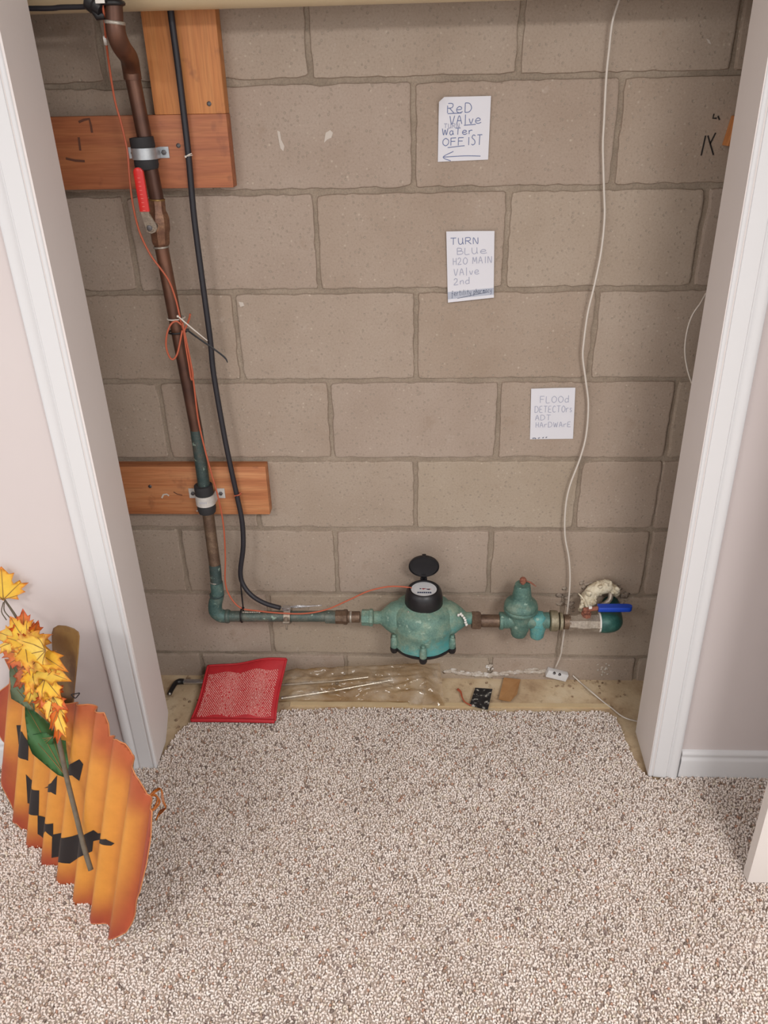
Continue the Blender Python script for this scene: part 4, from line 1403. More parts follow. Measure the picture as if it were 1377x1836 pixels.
part('label_strip', M_WTAPE, bc, lambda b: b.box(tuple(Vector((-0.5238, -0.2150, 1.6325)) - Vector((0.008, 0.001, 0.004))), tuple(Vector((-0.5238, -0.2150, 1.6325)) + Vector((0.008, 0.001, 0.004))), bev=0.0008), 40)
tag(bc, 'black cable connector strapped to the copper pipe at the top', 'connector')

# ------------------------------------------------------------------ handwritten notes
GL_ = {
    'R': [[(0, 0), (0, 1)], [(0, 1), (.5, 1), (.65, .8), (.5, .55), (0, .5)], [(.25, .5), (.75, 0)]],
    'e': [[(0, .3), (.55, .35), (.6, .55), (.3, .65), (.05, .4), (.1, .1), (.4, 0), (.75, .12)]],
    'D': [[(0, 0), (0, 1)], [(0, 1), (.5, .95), (.75, .5), (.5, .08), (0, 0)]],
    'V': [[(0, 1), (.25, 0), (.6, 1)]],
    'A': [[(0, 0), (.3, 1), (.65, 0)], [(.1, .4), (.55, .4)]],
    'l': [[(.15, 1.1), (.15, -.1)]],
    'i': [[(.15, .7), (.15, 0)], [(.15, .95), (.17, 1.0)]],
    'v': [[(0, .6), (.25, 0), (.5, .6)]],
    'T': [[(0, 1), (.75, 1)], [(.38, 1), (.35, 0)]],
    'U': [[(0, 1), (.02, .3), (.2, 0), (.45, .1), (.55, .4), (.55, 1)], [(.55, .4), (.65, 0)]],
    'u': [[(0, .6), (.02, .15), (.2, 0), (.4, .12), (.45, .6)], [(.45, .4), (.55, 0)]],
    'N': [[(0, 0), (.02, 1), (.55, 0), (.6, 1)]],
    'n': [[(0, 0), (0, .6)], [(0, .4), (.25, .62), (.42, .5), (.45, 0)]],
    'd': [[(.5, 1.1), (.5, 0)], [(.5, .5), (.2, .6), (0, .3), (.15, 0), (.5, .12)]],
    'W': [[(0, 1), (.2, 0), (.42, .8), (.62, 0), (.85, 1)]],
    'a': [[(.5, .55), (.2, .62), (0, .3), (.15, 0), (.42, .1), (.5, .6)], [(.5, .3), (.6, 0)]],
    't': [[(.25, 1), (.22, .1), (.4, 0)], [(0, .65), (.5, .65)]],
    'r': [[(0, .6), (.02, 0)], [(.02, .4), (.25, .62), (.5, .58)]],
    'O': [[(.35, 1), (.05, .7), (.05, .25), (.35, 0), (.65, .25), (.68, .7), (.35, 1)]],
    'o': [[(.25, .6), (.02, .3), (.22, 0), (.5, .25), (.45, .55), (.25, .6)]],
    'F': [[(0, 0), (0, 1)], [(0, 1), (.6, 1)], [(0, .55), (.5, .55)]],
    '1': [[(.2, .8), (.2, 0)]],
    '2': [[(0, .75), (.2, 1), (.45, .85), (.4, .5), (0, 0), (.6, .03)]],
    'S': [[(.55, .9), (.25, 1), (.05, .75), (.45, .45), (.5, .15), (.2, 0), (0, .12)]],
    'B': [[(0, 0), (0, 1)], [(0, 1), (.45, .92), (.45, .6), (0, .52)], [(0, .52), (.6, .45), (.55, .08), (0, 0)]],
    'L': [[(0, 1), (0, 0), (.5, 0)]],
    'H': [[(0, 1), (0, 0)], [(.5, 1), (.5, 0)], [(0, .5), (.5, .5)]],
    'M': [[(0, 0), (.08, 1), (.35, .3), (.62, 1), (.72, 0)]],
    'I': [[(.2, 1), (.2, 0)]],
    'E': [[(.55, 1), (.05, .95), (0, .5), (0, .05), (.6, 0)], [(0, .5), (.45, .52)]],
    'C': [[(.6, .85), (.3, 1), (.02, .6), (.1, .15), (.35, 0), (.65, .1)]],
    's': [[(.4, .55), (.15, .6), (.05, .42), (.38, .22), (.25, 0), (0, .05)]],
    'f': [[(.5, 1), (.3, 1), (.2, .6), (.15, -.35), (0, -.3)], [(0, .5), (.45, .5)]],
    'y': [[(0, .6), (.1, .1), (.4, .1)], [(.5, .6), (.35, -.25), (.05, -.35)]],
    'p': [[(.1, .6), (0, -.4)], [(.08, .45), (.35, .62), (.5, .35), (.3, .02), (.05, .1)]],
    'h': [[(.12, 1), (0, 0)], [(.03, .35), (.3, .6), (.42, .45), (.42, 0)]],
    'm': [[(0, 0), (.05, .6)], [(.05, .4), (.22, .6), (.3, .0)], [(.3, .4), (.5, .6), (.58, 0)]],
    'c': [[(.4, .5), (.2, .6), (0, .3), (.15, 0), (.42, .1)]],
    ' ': [],
}


def smooth_poly(p, n=5):
    if len(p) < 3:
        return p
    out = []
    for i in range(len(p) - 1):
        a = p[i - 1] if i else p[0]
        b_, c = p[i], p[i + 1]
        d = p[i + 2] if i + 2 < len(p) else p[-1]
        for k in range(n):
            t = k / n
            out.append(tuple(0.5 * (2 * b_[m] + (c[m] - a[m]) * t + (2 * a[m] - 5 * b_[m] + 4 * c[m] - d[m]) * t * t + (3 * b_[m] - a[m] - 3 * c[m] + d[m]) * t ** 3) for m in (0, 1)))
    out.append(p[-1])
    return out


def note(corners, zbox, lines, extras, label, curl, curl_corner=None, band=None):
    """corners TL, TR, BR, BL in XZ; lines: (text, x0, y0, x1, y1, ink) in the units of zbox"""
    TL, TR, BR, BL = [Vector((a, 0, c)) for a, c in corners]
    o = empty('note', tuple(BL))
    x0, y0, x1, y1 = zbox

    def lift(u, v):
        k = -0.0022 - curl * (1 - v) ** 3 * 0.010 * (0.4 + 0.6 * abs(2 * u - 1)) - 0.003 * math.sin(v * math.pi) * 0.5
        if curl_corner == 'tl':
            k -= max(0, 0.22 - (u + v * 0.8)) * 0.05
        if curl_corner == 'b':
            k -= 0.006 * max(0, v - 0.85) / 0.15
        return k

    def P(u, v, d=0.0):
        p = (TL * (1 - u) + TR * u) * (1 - v) + (BL * (1 - u) + BR * u) * v
        return Vector((p.x, lift(u, v) - d, p.z))
    nu, nv = 10, 14
    v_, f_ = [], []
    for s in (0, 1):
        for j in range(nv + 1):
            for i in range(nu + 1):
                u, t = i / nu, j / nv
                if curl_corner == 'tl' and i == 0 and j == 0:
                    u, t = 0.05, 0.035
                p = P(u, t)
                p.y += 0.0003 * s
                v_.append(p)
    W_ = nu + 1
    k0 = W_ * (nv + 1)
    for j in range(nv):
        for i in range(nu):
            a = j * W_ + i
            f_.append((a, a + W_, a + W_ + 1, a + 1))
            f_.append((k0 + a, k0 + a + 1, k0 + a + W_ + 1, k0 + a + W_))
    mesh('paper', v_, f_, M_PAPER, o, smooth=True)
    if band:
        b0, b1 = band
        bm_ = MB()
        for i in range(10):
            a, c = i / 10, (i + 1) / 10
            bm_.add([P(a, b0, .0003), P(c, b0, .0003), P(c, b1, .0003), P(a, b1, .0003)], [(0, 1, 2, 3)])
        bm_.build('printed_band', mat('pale_blue_print', '#aeb2bf', 0.8), o)

    def stroke(mb, pts, w):
        q = smooth_poly([((a - x0) / (x1 - x0), (c - y0) / (y1 - y0)) for a, c in pts])
        n = len(q)
        Q = [P(a, c, 0.0006) for a, c in q]
        vv = []
        for i in range(n):
            d = (Q[min(i + 1, n - 1)] - Q[max(i - 1, 0)])
            d.y = 0
            if d.length < 1e-9:
                d = Vector((1, 0, 0))
            d.normalize()
            nr = Vector((-d.z, 0, d.x)) * (w / 2)
            vv += [Q[i] + nr, Q[i] - nr]
        mb.add(vv, [(2 * i, 2 * i + 1, 2 * i + 3, 2 * i + 2) for i in range(n - 1)])
    inks = {}
    for (txt, a, c, d, e, ink, w) in lines:
        mb = inks.setdefault(ink.name, (MB(), ink))[0]
        adv = [max([p[0] for s in GL_[ch] for p in s] + [0.35]) + 0.28 for ch in txt]
        tot = sum(adv) - 0.28
        x = 0
        for ch, ad in zip(txt, adv):
            for s in GL_[ch]:
                stroke(mb, [(a + (x + p[0]) / tot * (d - a), e - p[1] * (e - c) + random.uniform(-.6, .6)) for p in s], w)
            x += ad
    for (pts, ink, w) in extras:
        stroke(inks.setdefault(ink.name, (MB(), ink))[0], pts, w)
    for nm, (mb, ink) in inks.items():
        mb.build('handwriting' if ink is not M_INKD else 'printed_text', ink, o)
    return tag(o, label, 'note', 'handwritten notes taped to the block wall')


W1 = 0.0013
note([(0.0497, 1.4791), (0.1519, 1.4793), (0.1517, 1.3648), (0.0493, 1.3621)], (157, 112, 480, 515),
     [('ReD', 212, 152, 362, 210, M_INKB, W1), ('VAlve', 228, 228, 425, 280, M_INKB, W1), ('TURN', 192, 276, 288, 304, M_INKP, W1 * .9),
      ('WaTer', 182, 305, 372, 346, M_INKB, W1), ('OFF', 186, 366, 318, 414, M_INKB, W1), ('1ST', 343, 352, 436, 416, M_INKB, W1)],
     [([(214, 214), (300, 212)], M_INKB, W1), ([(318, 289), (392, 285)], M_INKB, W1), ([(218, 426), (326, 418)], M_INKB, W1),
      ([(430, 490), (330, 484), (190, 486)], M_INKB, W1), ([(256, 452), (190, 486), (240, 512)], M_INKB, W1)],
     'uppermost white note, RED VALVE TURN WATER OFF 1ST, with an arrow', 0.3, 'tl')
note([(0.0692, 1.2270), (0.1710, 1.2269), (0.1767, 1.0873), (0.0760, 1.0772)], (207, 940, 500, 1375),
     [('TURN', 232, 980, 400, 1020, M_INKB, W1), ('BLUe', 272, 1042, 455, 1082, M_INKP, W1), ('H2O MAIN', 246, 1102, 484, 1144, M_INKP, W1),
      ('VAlve', 250, 1170, 408, 1212, M_INKP, W1), ('2nd', 248, 1230, 344, 1270, M_INKP, W1), ('fertility pharmacy', 232, 1308, 486, 1338, M_INKD, 0.0008)],
     [([(268, 1356), (350, 1346), (450, 1338)], M_INKD, 0.0009)],
     'white note, TURN BLUE H2O MAIN VALVE 2nd, with a printed foot', 0.6, 'b', (0.855, 0.955))
note([(0.2742, 0.8751), (0.3760, 0.8774), (0.3834, 0.7480), (0.2807, 0.7467)], (95, 738, 335, 1015),
     [('FLOOd', 146, 780, 300, 814, M_INKP, W1), ('DETECTOrs', 118, 832, 320, 866, M_INKP, W1), ('ADT', 122, 880, 206, 908, M_INKP, W1), ('HArDWArE', 126, 920, 318, 948, M_INKP, W1)],
     [([(108, 1010), (122, 1008), (128, 1013)], M_INKD, 0.0018), ([(140, 1010), (150, 1006)], M_INKD, 0.0018), ([(164, 1009), (172, 1004)], M_INKD, 0.0018), ([(182, 1008), (190, 1002)], M_INKD, 0.0018)],
     'lowest white note, about flood detectors, left of the white wire', 0.2)

# ------------------------------------------------------------------ things on the slab
# red beaded pad
pad = empty('beaded_pad', (-0.4799, -0.1939, 0.0150))
C4 = [Vector((-0.5759, -0.0550, 0.0817)), Vector((-0.3529, -0.0500, 0.1025)), Vector((-0.3668, -0.2075, 0.0240)), Vector((-0.5923, -0.2056, 0.0240))]
ns_ = 26


def padP(u, v, off):
    p = (C4[0] * (1 - u) + C4[1] * u) * (1 - v) + (C4[3] * (1 - u) + C4[2] * u) * v
    nrm = (C4[1] - C4[0]).cross(C4[3] - C4[0]).normalized()
    nrm = nrm if nrm.z > 0 else -nrm
    hump = (max(0.0, 1 - (2 * u - 1) ** 4) * max(0.0, 1 - (2 * v - 1) ** 4))
    wob = (0.011 * math.exp(-((u - 0.78) / 0.22) ** 2) - 0.006 * math.exp(-((u - 0.35) / 0.2) ** 2)) * (1 - v) ** 1.5 + 0.003 * math.sin(v * 6 + u * 3)
    pinch = (C4[1] - C4[0]) * (0.035 * math.sin(v * math.pi) * (0.5 - u) * 2 * 0.6)
    return p + nrm * (off * (0.25 + 0.75 * hump) + wob) + pinch


v_, f_ = [], []
for s, of in ((0, 0.007), (1, -0.007)):
    for j in range(ns_ + 1):
        for i in range(ns_ + 1):
            v_.append(padP(i / ns_, j / ns_, of))
W_ = ns_ + 1
k0 = W_ * W_
for j in range(ns_):
    for i in range(ns_):
        a = j * W_ + i
        f_.append((a, a + 1, a + W_ + 1, a + W_))
        f_.append((k0 + a, k0 + a + W_, k0 + a + W_ + 1, k0 + a + 1))
rim_ = [(i, 0) for i in range(ns_)] + [(ns_, j) for j in range(ns_)] + [(ns_ - i, ns_) for i in range(ns_)] + [(0, ns_ - j) for j in range(ns_)]
for q in range(len(rim_)):
    a = rim_[q]
    c = rim_[(q + 1) % len(rim_)]
    ia, ic = a[1] * W_ + a[0], c[1] * W_ + c[0]
    f_.append((ia, ic, ic + k0, ia + k0))
M_REDC = mat('red_cloth', '#a81a24', 0.6, var=['#b8222a'], scale=30, bump=0.2, bscale=400, bdist=0.0006)
mesh('cover', v_, f_, M_REDC, pad, smooth=True)
hem = MB()
hem.tube([padP(k / 20, 1.0, 0.004) + Vector((0, -0.002, 0)) for k in range(21)], 0.0058, 8, smooth=2)
hem.tube([padP(0.0, k / 20, 0.001) for k in range(21)], 0.0034, 8, smooth=2)
hem.tube([padP(1.0, k / 20, 0.001) for k in range(21)], 0.0034, 8, smooth=2)
hem.tube([padP(k / 20, 0.0, 0.001) for k in range(21)], 0.0034, 8, smooth=2)
hem.build('hem', M_REDC, pad, smooth=True)
bd_ = MB()
M_BEAD = mat('beads_painted_glints', '#b5453f', 0.15, 0.0, var=['#d8928a', '#edc9c0'], scale=350)  # red beads; the paler pinks paint their glints into the colour
nb_ = 40
for j in range(nb_):
    for i in range(nb_):
        u = 0.05 + 0.90 * (i + 0.5 * (j % 2)) / nb_
        v = 0.185 + 0.02 * math.sin(u * 17) + 0.76 * j / nb_
        if random.random() < 0.04:
            continue
        c = padP(u, v, 0.0072)
        eu = (padP(min(1, u + .01), v, .0072) - c).normalized()
        ev = (padP(u, min(1, v + .01), .0072) - c).normalized()
        nn = eu.cross(ev).normalized()
        nn = nn if nn.z > 0 else -nn
        d1_ = (eu * 0.75 + ev * 0.8).normalized()
        d2_ = d1_.cross(nn)
        lr, wr = 0.0034 * random.uniform(.8, 1.1), 0.0014
        hh = nn * 0.0018
        k = random.uniform(-.0004, .0004)
        c = c + eu * k
        bd_.add([c - d1_ * lr, c + d1_ * lr, c - d2_ * wr, c + d2_ * wr, c + hh - d1_ * lr * .4, c + hh + d1_ * lr * .4], [(0, 2, 4), (2, 5, 4), (2, 1, 5), (1, 3, 5), (3, 4, 5), (3, 0, 4)])
o = bd_.build('beadwork', M_BEAD, pad, smooth=True)
o['kind'] = 'stuff'
o['label'] = 'diagonal rows of shiny red beads with pale glints painted in'
tag(pad, 'red beaded square pad leaning at the foot of the wall', 'pad')

# curtain rod with a black bent end
rod = empty('curtain_rod', (-0.6540, -0.0503, 0.0200))
part('tube', M_STEEL, rod, lambda b: b.tube([(-0.6690, -0.0450, 0.0152), (-0.5836, -0.0450, 0.0144)], 0.0075, 14), 50)
part('tube', M_STEEL, rod, lambda b: b.tube([(-0.5884, -0.0450, 0.0143), (-0.4310, -0.0450, 0.0126)], 0.0060, 14), 50)
part('bent_end', M_BLACK, rod, lambda b: b.tube([(-0.6561, -0.0450, 0.0154), (-0.6686, -0.0460, 0.0160), (-0.6772, -0.0550, 0.0175), (-0.6794, -0.0800, 0.0208), (-0.6800, -0.1050, 0.0225)], [0.0085, 0.0088, 0.007, 0.0065, 0.0065], 12, smooth=4), 50)
part('tip', M_STEEL, rod, lambda b: b.lathe([(0.002, -.004), (0.0045, -.002), (0.0045, .002), (0.002, .004)], Vector((-0.6783, -0.1090, 0.0261)), (0, -1, 0.2), 10), 50)
tag(rod, 'steel curtain rod with a black bent end beside the red pad', 'rod')


# clear plastic bag
def plastic_material():
    m = bpy.data.materials.new('clear_plastic')
    m.use_nodes = True
    t = NT(m)
    out = t.n['Material Output']
    t.b.inputs['Base Color'].default_value = srgb('#a98f70')
    t.b.inputs['Roughness'].default_value = 0.12
    t.b.inputs['Specular IOR Level'].default_value = 0.9
    tr = t.new('ShaderNodeBsdfTransparent')
    tr.inputs[0].default_value = (0.93, 0.88, 0.80, 1)
    mx = t.new('ShaderNodeMixShader')
    g = t.new('ShaderNodeNewGeometry').outputs['Position']
    n = t.noise(26, 4, 0.65, vec=g)
    fac = t.ramp(n, [(0.30, (0.22, 0.22, 0.22, 1)), (0.7, (0.52, 0.52, 0.52, 1))])
    t.link(fac, mx.inputs[0])
    t.link(tr.outputs[0], mx.inputs[1])
    t.link(t.b.outputs[0], mx.inputs[2])
    t.link(mx.outputs[0], out.inputs['Surface'])
    t.bump(t.noise(45, 2, 0.5, vec=g), 0.3, 0.003)
    t.base(t.ramp(t.noise(14, 3, 0.6, vec=g), [(0.35, '#9a7a52'), (0.5, '#b59d7e'), (0.7, '#cfc2b0')]))
    return m


bagE = empty('plastic_bag', (-0.1577, -0.0839, -0.0000))
Bq = [Vector((-0.3880, -0.0080, 0.0228)), Vector((0.0742, -0.0060, 0.0582)), Vector((0.0860, -0.1196, 0.0040)), Vector((-0.3715, -0.1215, 0.0060))]
from mathutils import noise as _ns
nx_, ny_ = 110, 34
v_, f_ = [], []
for s in (0, 1):
    for j in range(ny_ + 1):
        for i in range(nx_ + 1):
            u, v = i / nx_, j / ny_
            p = (Bq[0] * (1 - u) + Bq[1] * u) * (1 - v) + (Bq[3] * (1 - u) + Bq[2] * u) * v
            e = min(1, 6 * v * (1 - v) + 0.12) * min(1, 10 * u + .2) * min(1, 8 * (1 - u) + 0.15)
            q = Vector((p.x * 15 + p.y * 9, p.y * 52 - p.x * 5, 3.1))
            rid = 1 - abs(_ns.noise(q)) * 2.6
            cr_ = rid * 0.011 + (1 - abs(_ns.noise(q * 2.3)) * 2.5) * 0.0025
            hgt = 0.020 * e + cr_ * e
            top = p + Vector((0, -0.004, 1)) * max(0.0015, hgt)
            if s == 1:
                top = p + Vector((0, -0.002, 0.0008))
            top.z = max(top.z, 0.001 + 0.001 * (1 - s))
            top.y = min(top.y, -0.004)
            if p.y < -0.12:
                top.z = max(top.z, 0.018)
            v_.append(top)
W_ = nx_ + 1
k0 = W_ * (ny_ + 1)
for j in range(ny_):
    for i in range(nx_):
        a = j * W_ + i
        f_.append((a, a + 1, a + W_ + 1, a + W_))
M_PLASTIC = plastic_material()
mesh('film', v_[:k0], f_, M_PLASTIC, bagE, smooth=True)
fl = MB()
T0, T1, T2, T3 = Vector((0.0329, -0.0280, 0.0437)), Vector((0.0245, -0.1405, 0.0260)), Vector((0.0838, -0.1306, 0.0220)), Vector((0.0609, -0.0600, 0.0271))
fl.add([T0, T1, T2, T3, (T0 + T1) / 2 + Vector((0.008, 0, 0.012)), (T1 + T2) / 2 + Vector((0, 0, 0.006))], [(0, 4, 3), (4, 1, 5), (4, 5, 3), (3, 5, 2)])
fl.build('folded_corner', M_PLASTIC, bagE, smooth=True)
tag(bagE, 'crumpled clear plastic bag lying along the wall base', 'bag')
r1 = empty('packed_rod', (-0.2220, -0.0618, 0.0100))
part('tube', M_STEEL, r1, lambda b: b.tube([(-0.3657, -0.1056, 0.0120), (-0.2210, -0.0710, 0.0120), (-0.0590, -0.0258, 0.0140)], 0.0055, 10), 50)
part('ferrule', M_STEELG, r1, lambda b: b.tube([(-0.2394, -0.0760, 0.0120), (-0.2210, -0.0710, 0.0120)], 0.0075, 10), 50)
tag(r1, 'long steel rod inside the plastic bag, the front one', 'rod')
r2 = empty('packed_rod', (-0.2249, -0.0312, 0.0100))
part('tube', M_STEEL, r2, lambda b: b.tube([(-0.3822, -0.0505, 0.0120), (-0.2168, -0.0310, 0.0120), (-0.1300, -0.0127, 0.0120)], 0.0045, 10), 50)
part('ball_end', M_NAIL, r2, lambda b: b.lathe([(0.001, -0.006), (0.0055, -0.003), (0.0055, 0.003), (0.001, 0.006)], (-0.2160, -0.0520, 0.0220), (0, 0, 1), 10), 60)
tag(r2, 'short steel rod inside the plastic bag, nearer the wall', 'rod')

# wooden tack strip along the carpet edge
ts = MB()
tz = 0.005
pa, pb = Vector((-0.3401, -0.1243, 0.0050)), Vector((0.5379, -0.1166, 0.0050))
dd = (pb - pa).normalized()
nn = Vector((-dd.y, dd.x, 0))
ts.prism([(0, 0), ((pb - pa).length, 0), ((pb - pa).length, 0.014), (0, 0.014)], pa - Vector((0, 0, tz)), dd, nn, (0, 0, tz))
tag(ts.build('tack_strip', mat('pale_pine', '#d2bd98', 0.85, var=['#c7ae87'], scale=15)), 'pale wooden tack strip along the back edge of the carpet', 'tack strip')

# speckled black sample tile with an orange stub of wire
sm_ = empty('sensor_pad', (0.1864, -0.0977, 0.0100))
q4 = [(0.1737, -0.0546, 0.0140), (0.2217, -0.0584, 0.0140), (0.2029, -0.1392, 0.0140), (0.1540, -0.1249, 0.0140)]
M_SPK = mat('speckled_black', '#16161a', 0.4, var=['#17181c', '#2a2c30', '#c9c7bd'], scale=75)
sp_ = MB()
lo_ = [Vector(p) - Vector((0, 0, 0.0035)) for p in q4]
sp_.add([Vector(p) for p in q4] + lo_, [(0, 1, 2, 3), (7, 6, 5, 4), (0, 4, 5, 1), (1, 5, 6, 2), (2, 6, 7, 3), (3, 7, 4, 0)])
sp_.build('plate', M_SPK, sm_)
wire('lead', [(0.1253, -0.0579, 0.0100), (0.1324, -0.0715, 0.0120), (0.1359, -0.0942, 0.0120), (0.1426, -0.1119, 0.0120), (0.1583, -0.1281, 0.0150)], [0.004, 0.003, 0.002, 0.002, 0.002], M_ORANGEW, '', '', parent=sm_)
tag(sm_, 'small black and white speckled plate with an orange lead', 'plate')
sh = MB()
lo_ = [Vector((0.2585, -0.0040, 0.0063)), Vector((0.3066, -0.0040, 0.0008)), Vector((0.2882, -0.0767, 0.0110)), Vector((0.2666, -0.1063, 0.0110)), Vector((0.2546, -0.1043, 0.0110)), Vector((0.2354, -0.0979, 0.0110))]
n = len(lo_)
sh.add([p + Vector((0, -0.002, 0.004)) for p in lo_] + lo_, [tuple(range(n)), tuple(range(n, 2 * n))[::-1]] + [(i, (i + 1) % n, (i + 1) % n + n, i + n) for i in range(n)])
tag(sh.build('wood_shim', mat('shim_wood', '#a97a4c', 0.6, var=['#b98d5f'], scale=25)), 'broken brown wood shim leaning at the foot of the wall', 'wood shim')

# ------------------------------------------------------------------ corrugated metal pumpkin
PA, PH, PV, PN = Vector((-0.9311, -0.5197, 0.0350)), Vector((0.7591, -0.6503, -0.0290)), Vector((0.2159, 0.2095, 0.9537)), Vector((-0.6141, -0.7302, 0.2994))
OUT = [(0.4583, 0.0094), (0.4733, 0.0276), (0.4884, 0.0755), (0.5193, 0.1718), (0.5246, 0.2389), (0.5251, 0.3015), (0.5200, 0.3536), (0.4750, 0.3534), (0.4608, 0.3811), (0.4481, 0.3972), (0.4100, 0.3999), (0.3973, 0.4176), (0.3832, 0.4228), (0.3350, 0.3956), (0.3309, 0.4219), (0.3228, 0.4446), (0.2732, 0.4275), (0.2575, 0.4254), (0.2426, 0.4193), (0.1871, 0.3876), (0.1322, 0.3704), (0.1140, 0.3776), (0.0538, 0.3632), (0.0337, 0.3804), (-0.0306, 0.3683), (-0.0947, 0.3484), (-0.075, 0.300), (-0.098, 0.265), (-0.108, 0.215), (-0.103, 0.170), (-0.088, 0.135), (-0.070, 0.118), (-0.048, 0.095), (-0.046, 0.06), (-0.030, 0.030), (-0.0123, -0.0141), (0.0375, -0.0099), (0.0531, -0.0288), (0.0561, -0.0558), (0.1177, -0.0298), (0.1215, -0.0612), (0.1846, -0.0202), (0.1914, -0.0701), (0.2588, -0.0333), (0.2665, -0.0696), (0.3337, -0.0326), (0.4050, -0.0070), (0.4164, -0.0308)]
PITCH = 0.0700
AMP = 0.0105
PH0 = (0.4134, 0.3799)[0]


def corr(s):
    return AMP * math.cos(2 * math.pi * (s - PH0) / PITCH + math.pi)


def pump_point(s, t, d=0.0):
    return PA + PH * s + PV * t + PN * (corr(s) + d)


def pump_material():
    m = bpy.data.materials.new('painted_pumpkin')
    m.use_nodes = True
    t = NT(m)
    t.b.inputs['Roughness'].default_value = 0.45
    a = t.new('ShaderNodeVertexColor')
    a.layer_name = 'paint'
    g = t.new('ShaderNodeNewGeometry').outputs['Position']
    n = t.noise(40, 3, 0.6, vec=g)
    c = t.mix(1.0, a.outputs['Color'], t.ramp(n, [(0.3, (0.93, 0.92, 0.9, 1)), (0.7, (1.05, 1.05, 1.05, 1))]), 'MULTIPLY')
    t.base(c)
    return m


def poly_in(pt, poly):
    x, y = pt
    c = False
    n = len(poly)
    for i in range(n):
        x0, y0 = poly[i]
        x1, y1 = poly[(i + 1) % n]
        if (y0 > y) != (y1 > y) and x < (x1 - x0) * (y - y0) / (y1 - y0) + x0:
            c = not c
    return c


def poly_dist(pt, poly):
    px_, py_ = pt
    best = 9
    n = len(poly)
    for i in range(n):
        x0, y0 = poly[i]
        x1, y1 = poly[(i + 1) % n]
        dx, dy = x1 - x0, y1 - y0
        L2 = dx * dx + dy * dy + 1e-12
        k = max(0, min(1, ((px_ - x0) * dx + (py_ - y0) * dy) / L2))
        best = min(best, math.hypot(px_ - x0 - k * dx, py_ - y0 - k * dy))
    return best


FACE = [
    [(-0.0204, 0.2162), (0.0327, 0.2343), (0.0464, 0.2129), (0.0483, 0.1638), (0.0446, 0.1658), (-0.0131, 0.1683)],          # eye
    [(0.1939, 0.2301), (0.2445, 0.2844), (0.2554, 0.2972), (0.2620, 0.2870), (0.2590, 0.2457), (0.2471, 0.2559)],     # eye
    [(0.1212, 0.1374), (0.1733, 0.1901), (0.1828, 0.2131), (0.1842, 0.1642), (0.1753, 0.1684)],                        # nose
    [(0.0467, 0.1279), (0.0565, 0.1161), (0.1145, 0.1298), (0.1175, 0.0641), (0.1309, 0.0633), (0.1846, 0.0910), (0.1864, 0.0622), (0.2578, 0.1078), (0.3145, 0.1561), (0.3291, 0.1730), (0.3370, 0.1675), (0.3882, 0.1979), (0.4019, 0.1911), (0.3975, 0.1845), (0.3773, 0.1813), (0.3311, 0.1461), (0.3314, 0.1212), (0.2741, 0.0593), (0.2592, 0.0376), (0.2419, 0.0345), (0.1877, 0.0002), (0.1851, 0.0560), (0.1719, 0.0658), (0.1306, 0.0074), (0.1187, 0.0147), (0.1158, 0.0636), (0.0542, 0.0519)],
]


